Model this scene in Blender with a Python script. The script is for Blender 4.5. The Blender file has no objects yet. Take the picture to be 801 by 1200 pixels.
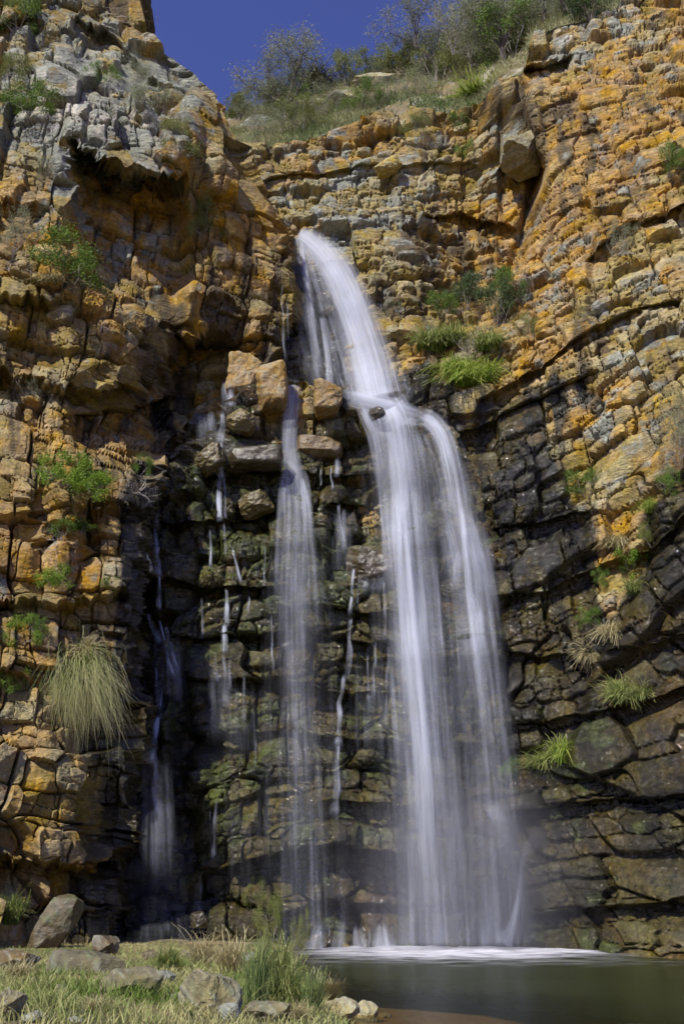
import bpy, math, random
import numpy as np
from mathutils import Vector, Matrix
from mathutils.bvhtree import BVHTree
R = math.radians
rng = np.random.default_rng(7)
random.seed(7)
SC = bpy.context.scene
COL = SC.collection

# ------------------------------------------------------------------ camera
F = 1100.0; CX, CY = 400.5, 600.0; PITCH = R(21.8); CAMZ = 2.0
cp, sp = math.cos(PITCH), math.sin(PITCH)
cam = bpy.data.cameras.new("camera"); camo = bpy.data.objects.new("camera", cam); COL.objects.link(camo)
camo.location = (0, 0, CAMZ); camo.rotation_euler = (math.pi/2 + PITCH, 0, 0)
cam.sensor_fit = 'VERTICAL'; cam.sensor_height = 36; cam.sensor_width = 24
cam.lens = 36*F/1200; cam.clip_end = 2000; cam.clip_start = 0.1
SC.camera = camo

def raydir(px, py):
    a = (px-CX)/F; b = (CY-py)/F
    return a, cp - sp*b, sp + cp*b          # x, y, z (unnormalised)
def unproj(px, py, Y):
    a, dy, dz = raydir(px, py); t = Y/dy
    return a*t, Y+0*t, CAMZ + dz*t

# ------------------------------------------------------------------ noise
TAB = rng.random((8, 256, 256))
def h2(i, j, k):
    return TAB[k & 7][(i + 37*k) & 255, (j + 91*k) & 255]
def vnoise(x, y, k=0):
    xi = np.floor(x).astype(np.int64); yi = np.floor(y).astype(np.int64)
    fx = x-xi; fy = y-yi
    fx = fx*fx*(3-2*fx); fy = fy*fy*(3-2*fy)
    a = h2(xi, yi, k); b = h2(xi+1, yi, k); c = h2(xi, yi+1, k); d = h2(xi+1, yi+1, k)
    return (a*(1-fx)+b*fx)*(1-fy) + (c*(1-fx)+d*fx)*fy
def fbm(x, y, o=4, k=0, g=0.5):
    s = 0; a = 1; n = 0
    for i in range(o):
        s = s + a*(vnoise(x, y, k+i)*2-1); n += a; a *= g
        x = x*2.03+17.1; y = y*2.01+9.7
    return s/n
def ss(a, b, x):
    t = np.clip((x-a)/(b-a), 0, 1); return t*t*(3-2*t)
def worley(u, v, cu, cv, k, jit=0.8, p=3.0, stagger=0.5):
    V = v/cv; iv = np.floor(V).astype(np.int64)
    f1 = np.full(u.shape, 9.0); f2 = f1.copy()
    r1 = np.zeros(u.shape); r2 = r1.copy(); r3 = r1.copy(); du = r1.copy(); dv = r1.copy()
    for dj in (-1, 0, 1):
        j = iv+dj
        sh = h2(j, j*0+5, k+3)*stagger*2
        U = u/cu + sh; iu = np.floor(U).astype(np.int64)
        for di in (-1, 0, 1):
            i = iu+di
            a = h2(i, j, k); b = h2(i, j, k+1)
            x = i+0.5+(a-0.5)*jit - U; y = j+0.5+(b-0.5)*jit*0.8 - V
            d = (np.abs(x)**p + np.abs(y)**p)**(1/p)
            n = d < f1
            f2 = np.where(n, f1, np.minimum(f2, d))
            f1 = np.where(n, d, f1)
            r1 = np.where(n, h2(i, j, k+2), r1); r2 = np.where(n, h2(i, j, k+4), r2); r3 = np.where(n, h2(i, j, k+5), r3)
            du = np.where(n, -x*cu, du); dv = np.where(n, -y*cv, dv)
    return f1, f2, r1, r2, r3, du, dv
def rbf(pts, c=60.0):
    P = np.array(pts, float); n = len(P)
    d = np.sqrt(((P[:, None, :2]-P[None, :, :2])**2).sum(-1) + c*c)
    A = np.zeros((n+3, n+3)); A[:n, :n] = d - np.eye(n)*6.0
    A[:n, n] = 1; A[:n, n+1:] = P[:, :2]/500; A[n, :n] = 1; A[n+1:, :n] = P[:, :2].T/500
    w = np.linalg.solve(A, np.concatenate([P[:, 2], [0, 0, 0]]))
    def f(x, y):
        s = w[n] + w[n+1]*x/500 + w[n+2]*y/500
        for i in range(n):
            s = s + w[i]*np.sqrt((x-P[i, 0])**2+(y-P[i, 1])**2+c*c)
        return s
    return f
def blobs(PX, PY, base, L):
    f = np.full(PX.shape, float(base))
    for (cx, cy, rx, ry, rot, amt) in L:
        c, s = math.cos(R(rot)), math.sin(R(rot))
        x = (PX-cx)*c + (PY-cy)*s; y = -(PX-cx)*s + (PY-cy)*c
        f = f + amt*np.exp(-((x/rx)**2+(y/ry)**2)**1.5)
    return f
def plerp(PX, poly):
    xs, ys = zip(*poly); return np.interp(PX, xs, ys)

# ------------------------------------------------------------------ mesh helpers
def new_mesh(name, V, polys, mat=None, col=None, attrs=None, smooth=False, uv=None):
    """V (n,3); polys int array (m,k)."""
    V = np.asarray(V, np.float32); polys = np.asarray(polys, np.int32)
    m = bpy.data.meshes.new(name)
    k = polys.shape[1]
    m.vertices.add(len(V)); m.vertices.foreach_set('co', V.ravel())
    m.loops.add(polys.size); m.loops.foreach_set('vertex_index', polys.ravel())
    m.polygons.add(len(polys)); m.polygons.foreach_set('loop_start', np.arange(0, polys.size, k, dtype=np.int32))
    m.polygons.foreach_set('use_smooth', np.full(len(polys), bool(smooth)))
    m.update(calc_edges=True)
    if col is not None:
        a = m.color_attributes.new('Col', 'FLOAT_COLOR', 'POINT')
        a.data.foreach_set('color', np.concatenate([col, np.ones((len(V), 1))], 1).astype(np.float32).ravel())
    for nm, d in (attrs or {}).items():
        a = m.attributes.new(nm, 'FLOAT', 'POINT'); a.data.foreach_set('value', np.asarray(d, np.float32).ravel())
    if mat: m.materials.append(mat)
    return m
def obj(name, mesh, parent=None, loc=None):
    o = bpy.data.objects.new(name, mesh); COL.objects.link(o)
    if parent: o.parent = parent
    if loc is not None: o.location = loc
    return o
def tag(o, label=None, cat=None, group=None, kind=None):
    if label: o['label'] = label
    if cat: o['category'] = cat
    if group: o['group'] = group
    if kind: o['kind'] = kind
    return o
def empty(name, loc, label, cat, group=None):
    o = bpy.data.objects.new(name, None); COL.objects.link(o); o.location = loc; o.empty_display_size = 0.2
    return tag(o, label, cat, group)
def gridfaces(nv, nu, keep=None):
    i = np.arange(nv*nu).reshape(nv, nu)
    q = np.stack([i[:-1, :-1], i[1:, :-1], i[1:, 1:], i[:-1, 1:]], -1).reshape(-1, 4)
    return q if keep is None else q[keep[:-1, :-1].ravel()]

# ------------------------------------------------------------------ materials
def nodes(name):
    m = bpy.data.materials.new(name); m.use_nodes = True
    nt = m.node_tree; b = nt.nodes['Principled BSDF']
    return m, nt, b
def N(nt, t, **kw):
    n = nt.nodes.new(t)
    for k, v in kw.items():
        if k.startswith('i_'):
            n.inputs[k[2:].replace('_', ' ')].default_value = v
        else: setattr(n, k, v)
    return n
def rock_mat():
    m, nt, b = nodes('rock'); L = nt.links.new
    at = N(nt, 'ShaderNodeAttribute', attribute_name='Col'); wt = N(nt, 'ShaderNodeAttribute', attribute_name='Wet')
    tc = N(nt, 'ShaderNodeTexCoord')
    n1 = N(nt, 'ShaderNodeTexNoise'); n1.inputs['Scale'].default_value = 5; n1.inputs['Detail'].default_value = 8; n1.inputs['Roughness'].default_value = .68
    n2 = N(nt, 'ShaderNodeTexNoise'); n2.inputs['Scale'].default_value = 1.1; n2.inputs['Detail'].default_value = 6
    L(tc.outputs['Object'], n1.inputs['Vector']); L(tc.outputs['Object'], n2.inputs['Vector'])
    r1 = N(nt, 'ShaderNodeMapRange'); r1.inputs[1].default_value = .3; r1.inputs[2].default_value = .7; r1.inputs[3].default_value = .5; r1.inputs[4].default_value = 1.45
    L(n1.outputs['Fac'], r1.inputs[0])
    hs = N(nt, 'ShaderNodeHueSaturation'); L(at.outputs['Color'], hs.inputs['Color']); L(r1.outputs[0], hs.inputs['Value'])
    r2 = N(nt, 'ShaderNodeMapRange'); r2.inputs[1].default_value = .3; r2.inputs[2].default_value = .7; r2.inputs[3].default_value = .7; r2.inputs[4].default_value = 1.15
    L(n2.outputs['Fac'], r2.inputs[0]); L(r2.outputs[0], hs.inputs['Saturation'])
    # lichen and mineral specks
    vo = N(nt, 'ShaderNodeTexNoise'); vo.inputs['Scale'].default_value = 14; vo.inputs['Detail'].default_value = 4; L(tc.outputs['Object'], vo.inputs['Vector'])
    r3 = N(nt, 'ShaderNodeMapRange'); r3.inputs[1].default_value = .60; r3.inputs[2].default_value = .68; r3.inputs[4].default_value = .35; L(vo.outputs['Fac'], r3.inputs[0])
    iw = N(nt, 'ShaderNodeMath', operation='SUBTRACT'); iw.inputs[0].default_value = 1.0; L(wt.outputs['Fac'], iw.inputs[1])
    mu = N(nt, 'ShaderNodeMath', operation='MULTIPLY', use_clamp=True); L(r3.outputs[0], mu.inputs[0]); L(iw.outputs[0], mu.inputs[1])
    mx = N(nt, 'ShaderNodeMix', data_type='RGBA'); mx.inputs[7].default_value = (.36, .34, .27, 1)
    L(mu.outputs[0], mx.inputs[0]); L(hs.outputs['Color'], mx.inputs[6])
    L(mx.outputs[2], b.inputs['Base Color'])
    # wet patches break up into film and dry
    wr = N(nt, 'ShaderNodeMapRange'); wr.inputs[3].default_value = .88; wr.inputs[4].default_value = .09; L(wt.outputs['Fac'], wr.inputs[0])
    na = N(nt, 'ShaderNodeMath', operation='MULTIPLY_ADD'); L(n1.outputs['Fac'], na.inputs[0]); na.inputs[1].default_value = .28; L(wr.outputs[0], na.inputs[2])
    nb = N(nt, 'ShaderNodeMath', operation='SUBTRACT', use_clamp=True); L(na.outputs[0], nb.inputs[0]); nb.inputs[1].default_value = .14
    L(nb.outputs[0], b.inputs['Roughness'])
    mp = N(nt, 'ShaderNodeMapping'); mp.inputs['Scale'].default_value = (2.2, 2.2, 6.0); mp.inputs['Rotation'].default_value = (0, .16, 0); L(tc.outputs['Object'], mp.inputs[0])
    n5 = N(nt, 'ShaderNodeTexNoise'); n5.inputs['Scale'].default_value = 1.0; n5.inputs['Detail'].default_value = 7; n5.inputs['Roughness'].default_value = .7; n5.inputs['Distortion'].default_value = .6; L(mp.outputs[0], n5.inputs[0])
    wv = N(nt, 'ShaderNodeMixRGB'); wv.inputs[0].default_value = .12; L(tc.outputs['Object'], wv.inputs[1]); L(n2.outputs['Color'], wv.inputs[2])
    v1 = N(nt, 'ShaderNodeTexVoronoi', feature='DISTANCE_TO_EDGE'); v1.inputs['Scale'].default_value = 3.4; L(wv.outputs[0], v1.inputs['Vector'])
    cr1 = N(nt, 'ShaderNodeMapRange'); cr1.inputs[1].default_value = 0; cr1.inputs[2].default_value = .035; cr1.inputs[3].default_value = 0; cr1.inputs[4].default_value = .14; L(v1.outputs['Distance'], cr1.inputs[0])
    v2 = N(nt, 'ShaderNodeTexVoronoi', feature='F1'); v2.inputs['Scale'].default_value = 4.5; L(mp.outputs[0], v2.inputs['Vector']); v2.inputs['Scale'].default_value = 1.1
    h1 = N(nt, 'ShaderNodeMath', operation='MULTIPLY_ADD'); L(n1.outputs['Fac'], h1.inputs[0]); h1.inputs[1].default_value = .8; L(cr1.outputs[0], h1.inputs[2])
    h2_ = N(nt, 'ShaderNodeMath', operation='MULTIPLY_ADD'); L(n5.outputs['Fac'], h2_.inputs[0]); h2_.inputs[1].default_value = 1.3; L(h1.outputs[0], h2_.inputs[2])
    h3 = N(nt, 'ShaderNodeMath', operation='MULTIPLY_ADD'); L(v2.outputs['Distance'], h3.inputs[0]); h3.inputs[1].default_value = -.5; L(h2_.outputs[0], h3.inputs[2])
    sl = N(nt, 'ShaderNodeMapRange'); sl.inputs[3].default_value = .35; sl.inputs[4].default_value = .95; L(wt.outputs['Fac'], sl.inputs[0]); L(sl.outputs[0], b.inputs['Specular IOR Level'])
    bp = N(nt, 'ShaderNodeBump'); bp.inputs['Strength'].default_value = .9; bp.inputs['Distance'].default_value = .10; L(h3.outputs[0], bp.inputs['Height'])
    L(bp.outputs[0], b.inputs['Normal'])
    return m
M_ROCK = rock_mat()
M_STONE = M_ROCK.copy(); M_STONE.name = 'stone'
for n_ in M_STONE.node_tree.nodes:
    if n_.type == 'BUMP': n_.inputs['Distance'].default_value = .035
    if n_.type == 'TEX_VORONOI' and n_.feature == 'DISTANCE_TO_EDGE': n_.inputs['Scale'].default_value = .01
def leaf_mat(name, c1, c2, trans=.25, rough=.6):
    m, nt, b = nodes(name); L = nt.links.new
    at = N(nt, 'ShaderNodeAttribute', attribute_name='Tone')
    mx = N(nt, 'ShaderNodeMix', data_type='RGBA'); mx.inputs[6].default_value = (*c1, 1); mx.inputs[7].default_value = (*c2, 1)
    L(at.outputs['Fac'], mx.inputs[0]); L(mx.outputs[2], b.inputs['Base Color'])
    b.inputs['Roughness'].default_value = rough
    b.inputs['Specular IOR Level'].default_value = .25
    out = nt.nodes['Material Output']
    tr = N(nt, 'ShaderNodeBsdfTranslucent'); L(mx.outputs[2], tr.inputs['Color'])
    ms = N(nt, 'ShaderNodeMixShader'); ms.inputs[0].default_value = trans
    L(b.outputs[0], ms.inputs[1]); L(tr.outputs[0], ms.inputs[2]); L(ms.outputs[0], out.inputs['Surface'])
    return m
M_GREEN = leaf_mat('leaf_green', (.07, .13, .02), (.20, .30, .05))
M_BRIGHT = leaf_mat('leaf_bright', (.12, .22, .02), (.30, .42, .06), .35)
M_DARK = leaf_mat('leaf_dark', (.035, .065, .02), (.09, .13, .04), .15)
M_GREYGREEN = leaf_mat('leaf_grey', (.17, .19, .10), (.38, .40, .25), .35)
M_OLIVE = leaf_mat('leaf_olive', (.12, .15, .035), (.29, .31, .09), .3)
M_STRAW = leaf_mat('straw', (.28, .24, .10), (.62, .54, .30), .3)
M_TUSS = leaf_mat('tussock', (.14, .19, .03), (.58, .54, .28), .3)
M_TWIG = leaf_mat('twig', (.20, .17, .14), (.36, .32, .29), 0)
M_BARK = leaf_mat('bark', (.07, .06, .05), (.20, .17, .14), 0)

# ------------------------------------------------------------------ cliffs
BVHV, BVHF, BVHN = [], [], 0
def addbvh(V, nv, nu, step=2):
    global BVHN
    G = V.reshape(nv, nu, 3)[::step, ::step]
    a, b = G.shape[:2]
    BVHV.append(G.reshape(-1, 3)); BVHF.append(gridfaces(a, b)+BVHN); BVHN += a*b

PAL = dict(orange=(.42, .245, .040), gold=(.33, .245, .058), tan=(.34, .295, .145), grey=(.29, .30, .235), pale=(.50, .46, .36),
           brown=(.12, .085, .035), rust=(.34, .165, .03), dark=(.022, .020, .009))
PAL = {k: np.array(v) for k, v in PAL.items()}
def mixc(a, b, t): return a*(1-t[..., None]) + b*t[..., None]

def build_cliff(name, PX, PY, depth, tilt, sizes, amps, masks, groove=(.35, .16, .05), extra=None, seed=0, wrap=0, topcap=0, ampmap=None,
                skew=0.0, kind='structure', label=None, cat=None, parent=None, ua=(1, 0), rough=1.0, roundness=0.0, dirmix=0.4, blockjit=.72, rav=.6, warp=1.0, tiltk=1.0, shade=1.0, film=1.0):
    """PX,PY (nv,nu) pixel grid seen from the photographer's spot, depth(PX,PY) gives real distance;
       the sheet is then fractured in world units along its own beds and joints."""
    Y = depth(PX, PY)
    X, Y, Z = unproj(PX, PY, Y)
    P = np.stack([X, Y, Z], -1)
    if wrap:
        k = np.linspace(0, 1, wrap+1)[1:]
        ext = P[:, -1:, :] + np.stack([-.9*k**2, 7*k**1.3, 0*k], -1)[None]
        P = np.concatenate([P, ext], 1)
        PX = np.concatenate([PX, np.repeat(PX[:, -1:], wrap, 1)], 1); PY = np.concatenate([PY, np.repeat(PY[:, -1:], wrap, 1)], 1)
    if topcap:
        k = np.linspace(1, 0, topcap+1)[:-1]
        ext = P[:1] + np.stack([0*k, 5*k**1.2, .35*k], -1)[:, None, :]
        P = np.concatenate([ext, P], 0)
        PX = np.concatenate([np.repeat(PX[:1], topcap, 0), PX], 0); PY = np.concatenate([np.repeat(PY[:1], topcap, 0), PY], 0)
    nv, nu = PX.shape
    def box(A, r, ax):
        A = np.moveaxis(A, ax, 0); Q = np.concatenate([np.repeat(A[:1], r, 0) - (A[1:2]-A[:1])*np.arange(r, 0, -1)[:, None, None], A, np.repeat(A[-1:], r, 0) + (A[-1:]-A[-2:-1])*np.arange(1, r+1)[:, None, None]], 0)
        cs = np.concatenate([np.zeros_like(Q[:1]), np.cumsum(Q, 0)], 0); return np.moveaxis((cs[2*r+1:]-cs[:-2*r-1])/(2*r+1), 0, ax)
    Ps = P
    for r_ in (24, 14): Ps = box(box(Ps, r_, 0), min(r_, 8) if wrap else r_, 1)
    du = np.gradient(Ps, axis=1); dv = np.gradient(Ps, axis=0)
    n = np.cross(du, dv); n /= np.linalg.norm(n, axis=-1, keepdims=True)+1e-9
    n[n[..., 1] > 0.35] *= -1
    for _ in range(6):
        n[1:-1, 1:-1] = (n[:-2, 1:-1]+n[2:, 1:-1]+n[1:-1, :-2]+n[1:-1, 2:]+n[1:-1, 1:-1])/5
    n[..., 2] *= .5
    n = n*(1-dirmix) + np.array([0, -1, 0.0])*dirmix if not wrap else n*.6 + np.array([.25, -.9, .05])*.4
    P_v = np.gradient(P, axis=0); steep = ss(1.2, 3.5, np.abs(P_v[..., 1])/(np.abs(P_v[..., 2])+1e-4))
    n /= np.linalg.norm(n, axis=-1, keepdims=True)+1e-9
    u0 = P[..., 0]*ua[0] + P[..., 1]*ua[1]; v0 = P[..., 2]
    # beds dip, joints lean, all gently warped
    w1 = fbm(u0*.11+seed, v0*.11, 3, seed); w2 = fbm(u0*.13+40, v0*.13+seed, 3, seed+2)
    w3 = fbm(u0*.9+seed, v0*.9, 3, seed+5); w4 = fbm(u0*.9+9, v0*.9+seed, 3, seed+6)
    tl = tilt(PX, PY) if callable(tilt) else tilt
    v = v0 - tl*u0 + w1*1.2*warp + w3*.09
    u = u0 + skew*v0 + w2*1.4*warp + w4*.09
    d = np.zeros_like(u); grv = np.zeros_like(u); ids = []
    gate = np.ones_like(u)
    for li, ((cu, cv), A, G) in enumerate(zip(sizes, amps, groove)):
        f1, f2, r1, r2, r3, ddu, ddv = worley(u, v, cu, cv, seed+li*3, jit=blockjit, p=7 if li < 2 else 4)
        e = f2-f1
        h = (r1-.5)*2; h = np.sign(h)*np.abs(h)**1.3
        # every block is a couple of broken planes meeting in an arris
        U = ddu/cu; W = ddv/cv; t1 = (r2-.5)*2; t2 = (r3-.5)*2
        pl1 = t1*1.5*U + (t2*.9+.5)*W
        pl2 = .22 - t1*1.1*U + (.2-t2*1.3)*W
        pl3 = .30 + t2*1.8*U - (1.4*np.abs(t1)+.5)*W
        f = np.minimum(np.minimum(pl1, pl2), pl3)
        d += gate*A*(h + 1.25*tiltk*f)
        wid = (.034, .05, .08)[min(li, 2)]
        crack = (1-ss(0, wid*(.35+1.3*r3), e))
        d -= G*crack*gate; grv = np.maximum(grv, crack*gate*(1, .8, .5)[min(li, 2)])
        if roundness: d += gate*roundness*A*(np.sqrt(np.clip(e*1.6, 0, .6))-.6)
        gate = gate*(.12+.88*(vnoise(r1*50+.3, r3*50, seed) > (.3, .45, .5)[min(li, 2)]))
        ids.append((r1, r2, r3))
    if ampmap is not None: d *= ampmap(PX, PY)
    d *= 1-.65*steep
    d += rav*.07*fbm(u0*1.7, v0*1.7, 3, seed+1)
    rid = 1-np.abs(fbm(u0*1.9+w3*2, v0*2.9+w4*2, 4, seed+3)); d += rough*.045*(rid-.8)
    d += rough*.018*fbm(u0*9, v0*9, 3, seed+4)
    if extra is not None: d += extra(PX, PY)
    for it in range(3):
        m4 = .25*(d[2:, 1:-1]+d[:-2, 1:-1]+d[1:-1, 2:]+d[1:-1, :-2])
        gm = np.hypot(d[2:, 1:-1]-d[:-2, 1:-1], d[1:-1, 2:]-d[1:-1, :-2]); k_ = .12 + .5*ss(.12, .4, gm) if it == 0 else .6*ss(.15, .45, gm)
        e_ = d.copy(); e_[1:-1, 1:-1] = d[1:-1, 1:-1]*(1-k_) + m4*k_; d = e_
    if wrap: fade = np.ones(nu); d *= fade
    V = P + n*d[..., None]
    # small world-space shuffle so block edges are never on grid lines
    V[..., 2] += .05*w4; V[..., 0] += .05*w3
    # ---- colour of the stone itself
    m = {k: (f(PX, PY) if callable(f) else np.full(PX.shape, float(f))) for k, f in masks.items()}
    b1, b2, b3 = ids[0]; c1, c2, c3 = ids[1]; s1 = ids[2][0]
    nz = fbm(u0*.45, v0*.45, 4, seed+7); nz2 = fbm(u0*1.3, v0*1.3, 4, seed+2); nz3 = fbm(u0*3.1, v0*3.1, 3, seed+1)
    strk = fbm(u0*1.8+7, v0*.22, 4, seed+5)
    col = mixc(np.broadcast_to(PAL['gold'], P.shape), PAL['tan'], ss(.3, .8, c1+.5*nz))
    col = mixc(col, PAL['orange'], np.clip(ss(.25, .75, m['orange']+.35*(c2-.5)+.55*nz+.2*nz2), 0, 1))
    col = mixc(col, PAL['rust'], .7*ss(.5, .95, m['orange']*.6+.5*nz2+.3*c3))
    col = mixc(col, PAL['brown'], ss(.62, .9, m.get('brown', 0)+.08+.35*(b2-.3)+.5*strk+.25*nz2))
    col = mixc(col, PAL['grey'], np.clip(ss(.35, .7, m['grey']+.4*(c3-.5)+.6*nz2+.25*nz3), 0, 1))
    col = mixc(col, PAL['pale'], .8*ss(.62, .92, m['grey']*.7+.35*nz3+.3*nz+.2*s1))
    wet = np.clip(ss(.25, .6, m['wet']+.3*nz+.35*strk*(m['wet'] > .05)+.2*(c1-.5)), 0, 1)
    col = col*(1-wet[..., None]*np.array([.71, .70, .82]))
    col = col*shade
    col = mixc(col, PAL['dark'], np.clip(film*wet*(.62+.8*strk+.7*nz2+.5*(b1-.5)+.3*(c2-.5)), 0, .93))
    moss = np.clip(ss(.45, .8, m['moss']+.6*nz2+.3*nz3+.12*(c2-.5)), 0, 1)
    col = mixc(col, np.array([.066, .08, .018]), .8*moss)
    if 'streak' in m:
        col = mixc(col, np.array([.6, .58, .5]), .8*ss(.5, .9, m['streak']+.8*fbm(u0*4, v0*.9, 3, seed+6)))
    col = col*(.78+.44*s1)[..., None]*(.88+.24*c1)[..., None]
    col = mixc(col, np.array([.06, .045, .025]), .55*ss(.3, 1, grv))        # darker brown mixed in along the joints
    me = new_mesh(name, V.reshape(-1, 3), gridfaces(nv, nu), M_ROCK, np.clip(col.reshape(-1, 3), 0, 1), {'Wet': wet})
    o = obj(name, me, parent)
    tag(o, label, cat, None, kind)
    addbvh(V, nv, nu)
    return o

def spans(*segs):
    out = []
    for a, b, s in segs:
        n = max(2, int(round((b-a)/s))); out.append(np.linspace(a, b, n, endpoint=False))
    out.append(np.array([segs[-1][1]])); return np.concatenate(out)

RES = 1.25
# ---- back wall and right wall, one continuous rock face
EDGE = [(0, 150), (200, 150), (285, 172), (330, 166), (400, 150), (480, 124), (520, 128), (560, 118), (585, 90), (612, 82), (625, 40), (650, 28),
        (700, 18), (740, -8), (800, -40), (900, -80), (1100, -120)]
fB = rbf([(100, 150, 44), (300, 180, 43.5), (400, 160, 44.5), (480, 140, 45), (540, 140, 44.5), (590, 120, 42.5), (640, 60, 41.5), (720, 20, 41.5), (801, -30, 41.5), (1000, -80, 38),
          (350, 275, 42.4), (430, 300, 42.6), (500, 300, 43), (580, 300, 43.2), (605, 260, 43), (650, 250, 40), (720, 250, 38.8), (801, 250, 37.2), (1000, 250, 33),
          (340, 400, 42), (400, 440, 41.5), (470, 420, 41.2), (540, 400, 41), (600, 400, 39.6), (700, 420, 37.2), (801, 420, 35), (1000, 420, 31),
          (200, 500, 41.5), (280, 520, 41), (500, 520, 39.8), (560, 540, 39.3), (640, 560, 37.6), (720, 570, 36.2), (801, 560, 33.5), (1000, 560, 29),
          (180, 700, 40), (300, 700, 39), (520, 700, 38.6), (620, 720, 37.2), (700, 720, 35.8), (760, 720, 34), (801, 720, 32.6), (1000, 720, 28),
          (150, 900, 38.4), (260, 900, 38), (560, 900, 37.8), (640, 900, 36.2), (720, 900, 34), (801, 900, 31.6), (1000, 900, 27),
          (150, 1120, 37), (300, 1120, 37.4), (560, 1120, 37), (640, 1120, 35.2), (720, 1120, 32.6), (801, 1126, 30.4), (1000, 1130, 26), (150, 1200, 37), (600, 1200, 35), (1000, 1200, 26)])
def depB(PX, PY):
    Y = fB(PX, PY)
    # the deep cleft and the wall corner left of the big orange face
    xc = plerp(PY, [(0, 628), (80, 600), (190, 632), (240, 620), (320, 598), (420, 560), (1300, 560)])
    Y = Y + 1.6*np.exp(-((PX-xc)/9)**2)*ss(170, 200, PY)*(1-ss(300, 350, PY))
    Y = Y + 1.3*(1-ss(-4, 4, PX-xc))*ss(100, 160, PY)*(1-ss(330, 430, PY))*ss(470, 560, PX)
    # ledges: rock above steps out over rock below
    for (poly, A, dec, x0, x1) in [
        ([(560, 196), (600, 190), (634, 192)], 1.6, 60, 585, 636),
        ([(480, 262), (540, 246), (600, 262)], 1.1, 45, 495, 600),
        ([(615, 75), (640, 68), (668, 62)], 1.0, 26, 612, 668),
        ([(300, 214), (420, 196), (560, 190)], .5, 40, 300, 560),
        ([(690, 300), (740, 262), (801, 240)], .9, 60, 690, 830),
        ([(560, 470), (640, 420), (740, 360), (801, 350)], .7, 60, 560, 830),
        ([(480, 530), (600, 480), (700, 440)], .6, 60, 480, 700),
        ([(560, 620), (690, 600)], .6, 70, 560, 690),
        ([(575, 700), (640, 690), (760, 640), (801, 600)], .6, 80, 575, 850),
        ([(580, 760), (690, 770), (801, 740)], .5, 70, 580, 850),
        ([(590, 850), (700, 835), (801, 800)], .6, 80, 590, 850),
        ([(600, 950), (700, 940), (801, 930)], .7, 70, 600, 850),
        ([(600, 1072), (650, 1070), (690, 1066), (801, 1050)], .8, 40, 600, 850)]:
        yl = plerp(PX, poly) + 5*fbm(PX*.03, PX*0, 3, 3)
        g = ss(x0-6, x0+6, PX)*(1-ss(x1-6, x1+6, PX))
        s = PY-yl
        Y = Y + A*g*ss(-2, 2, s)*np.exp(-np.clip(s, 0, None)/dec)
    # nearer buttress of dark rock at far right
    xb = plerp(PY, [(480, 860), (560, 768), (640, 762), (720, 742), (780, 690), (900, 668), (1000, 900)])
    Y = Y - .9*ss(-6, 6, PX-xb)*ss(540, 600, PY)*(1-ss(900, 1000, PY))
    # planted ledge
    Y = Y + blobs(PX, PY, 0, [(545, 370, 60, 55, -30, .8)])
    return Y
sB = spans((110, 290, 2.4), (290, 805, RES), (805, 1050, 5))
tB = np.concatenate([np.linspace(0, 1, 800)])
PXb = np.broadcast_to(sB, (len(tB), len(sB))).copy()
top = plerp(sB, EDGE)
PYb = top[None]*(1-tB[:, None]) + 1200*tB[:, None]
wetB = lambda X, Y: blobs(X, Y, 0, [(540, 620, 85, 150, 20, 1.0), (620, 720, 90, 150, 0, 1.0), (560, 900, 200, 260, 0, 1.1), (720, 1000, 190, 240, 0, 1.0),
                                   (800, 700, 60, 190, 10, 1.0), (722, 665, 26, 95, 12, -1.1), (250, 900, 200, 400, 0, 1.1), (360, 430, 45, 120, 0, 1.0), (480, 470, 50, 40, 20, .7), (610, 480, 90, 26, -25, .5), (900, 900, 200, 300, 0, .8)])
orB = lambda X, Y: blobs(X, Y, .40, [(720, 180, 110, 150, 30, .35), (600, 280, 40, 80, 0, .3), (380, 170, 100, 25, -10, .2), (450, 240, 80, 60, 0, -.2), (720, 680, 50, 90, 10, .2), (650, 100, 40, 30, 0, .25), (640, 420, 130, 90, -30, .1)])
grB = lambda X, Y: blobs(X, Y, .12, [(420, 240, 130, 60, 0, .35), (680, 30, 90, 45, -20, .45), (590, 170, 40, 60, 0, .3), (760, 400, 60, 120, 10, .22), (640, 300, 50, 60, 0, .15), (400, 180, 60, 20, 0, .2), (700, 500, 100, 100, 0, .12)])
build_cliff('cliff', PXb, PYb, depB, lambda X, Y: .16+.18*ss(350, 500, X)*ss(250, 420, Y)-.2*ss(640, 900, Y), [(2.1, 1.6), (.95, .76), (.45, .36)], (.42, .23, .08),
            dict(orange=orB, grey=grB, wet=wetB, moss=lambda X, Y: blobs(X, Y, -.05, [(650, 980, 200, 180, 0, .38), (680, 870, 60, 60, 0, .25), (340, 420, 30, 90, 0, .45), (640, 1120, 300, 40, 0, .2), (250, 1000, 120, 160, 0, .3)]),
                 brown=lambda X, Y: blobs(X, Y, .36, [(520, 330, 80, 90, 0, .25), (610, 130, 40, 50, 0, .3), (660, 450, 120, 60, -30, .2)]),
                 streak=lambda X, Y: blobs(X, Y, -.35, [(757, 420, 8, 60, 0, .9), (722, 410, 6, 40, 0, .7), (694, 500, 5, 30, 0, .6), (770, 470, 8, 30, 0, .5)])),
            groove=(.36, .2, .08), seed=11, skew=.05, film=1.08, shade=.92, tiltk=.65, blockjit=.52, warp=.55, ampmap=lambda X, Y: blobs(X, Y, 1, [(700, 150, 90, 130, 20, -.45), (420, 210, 120, 50, 0, -.2), (720, 1010, 140, 120, 0, -.25)]), label='high orange and grey fractured rock wall behind and right of the waterfall', cat='cliff', rough=1.15, roundness=.1)

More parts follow.
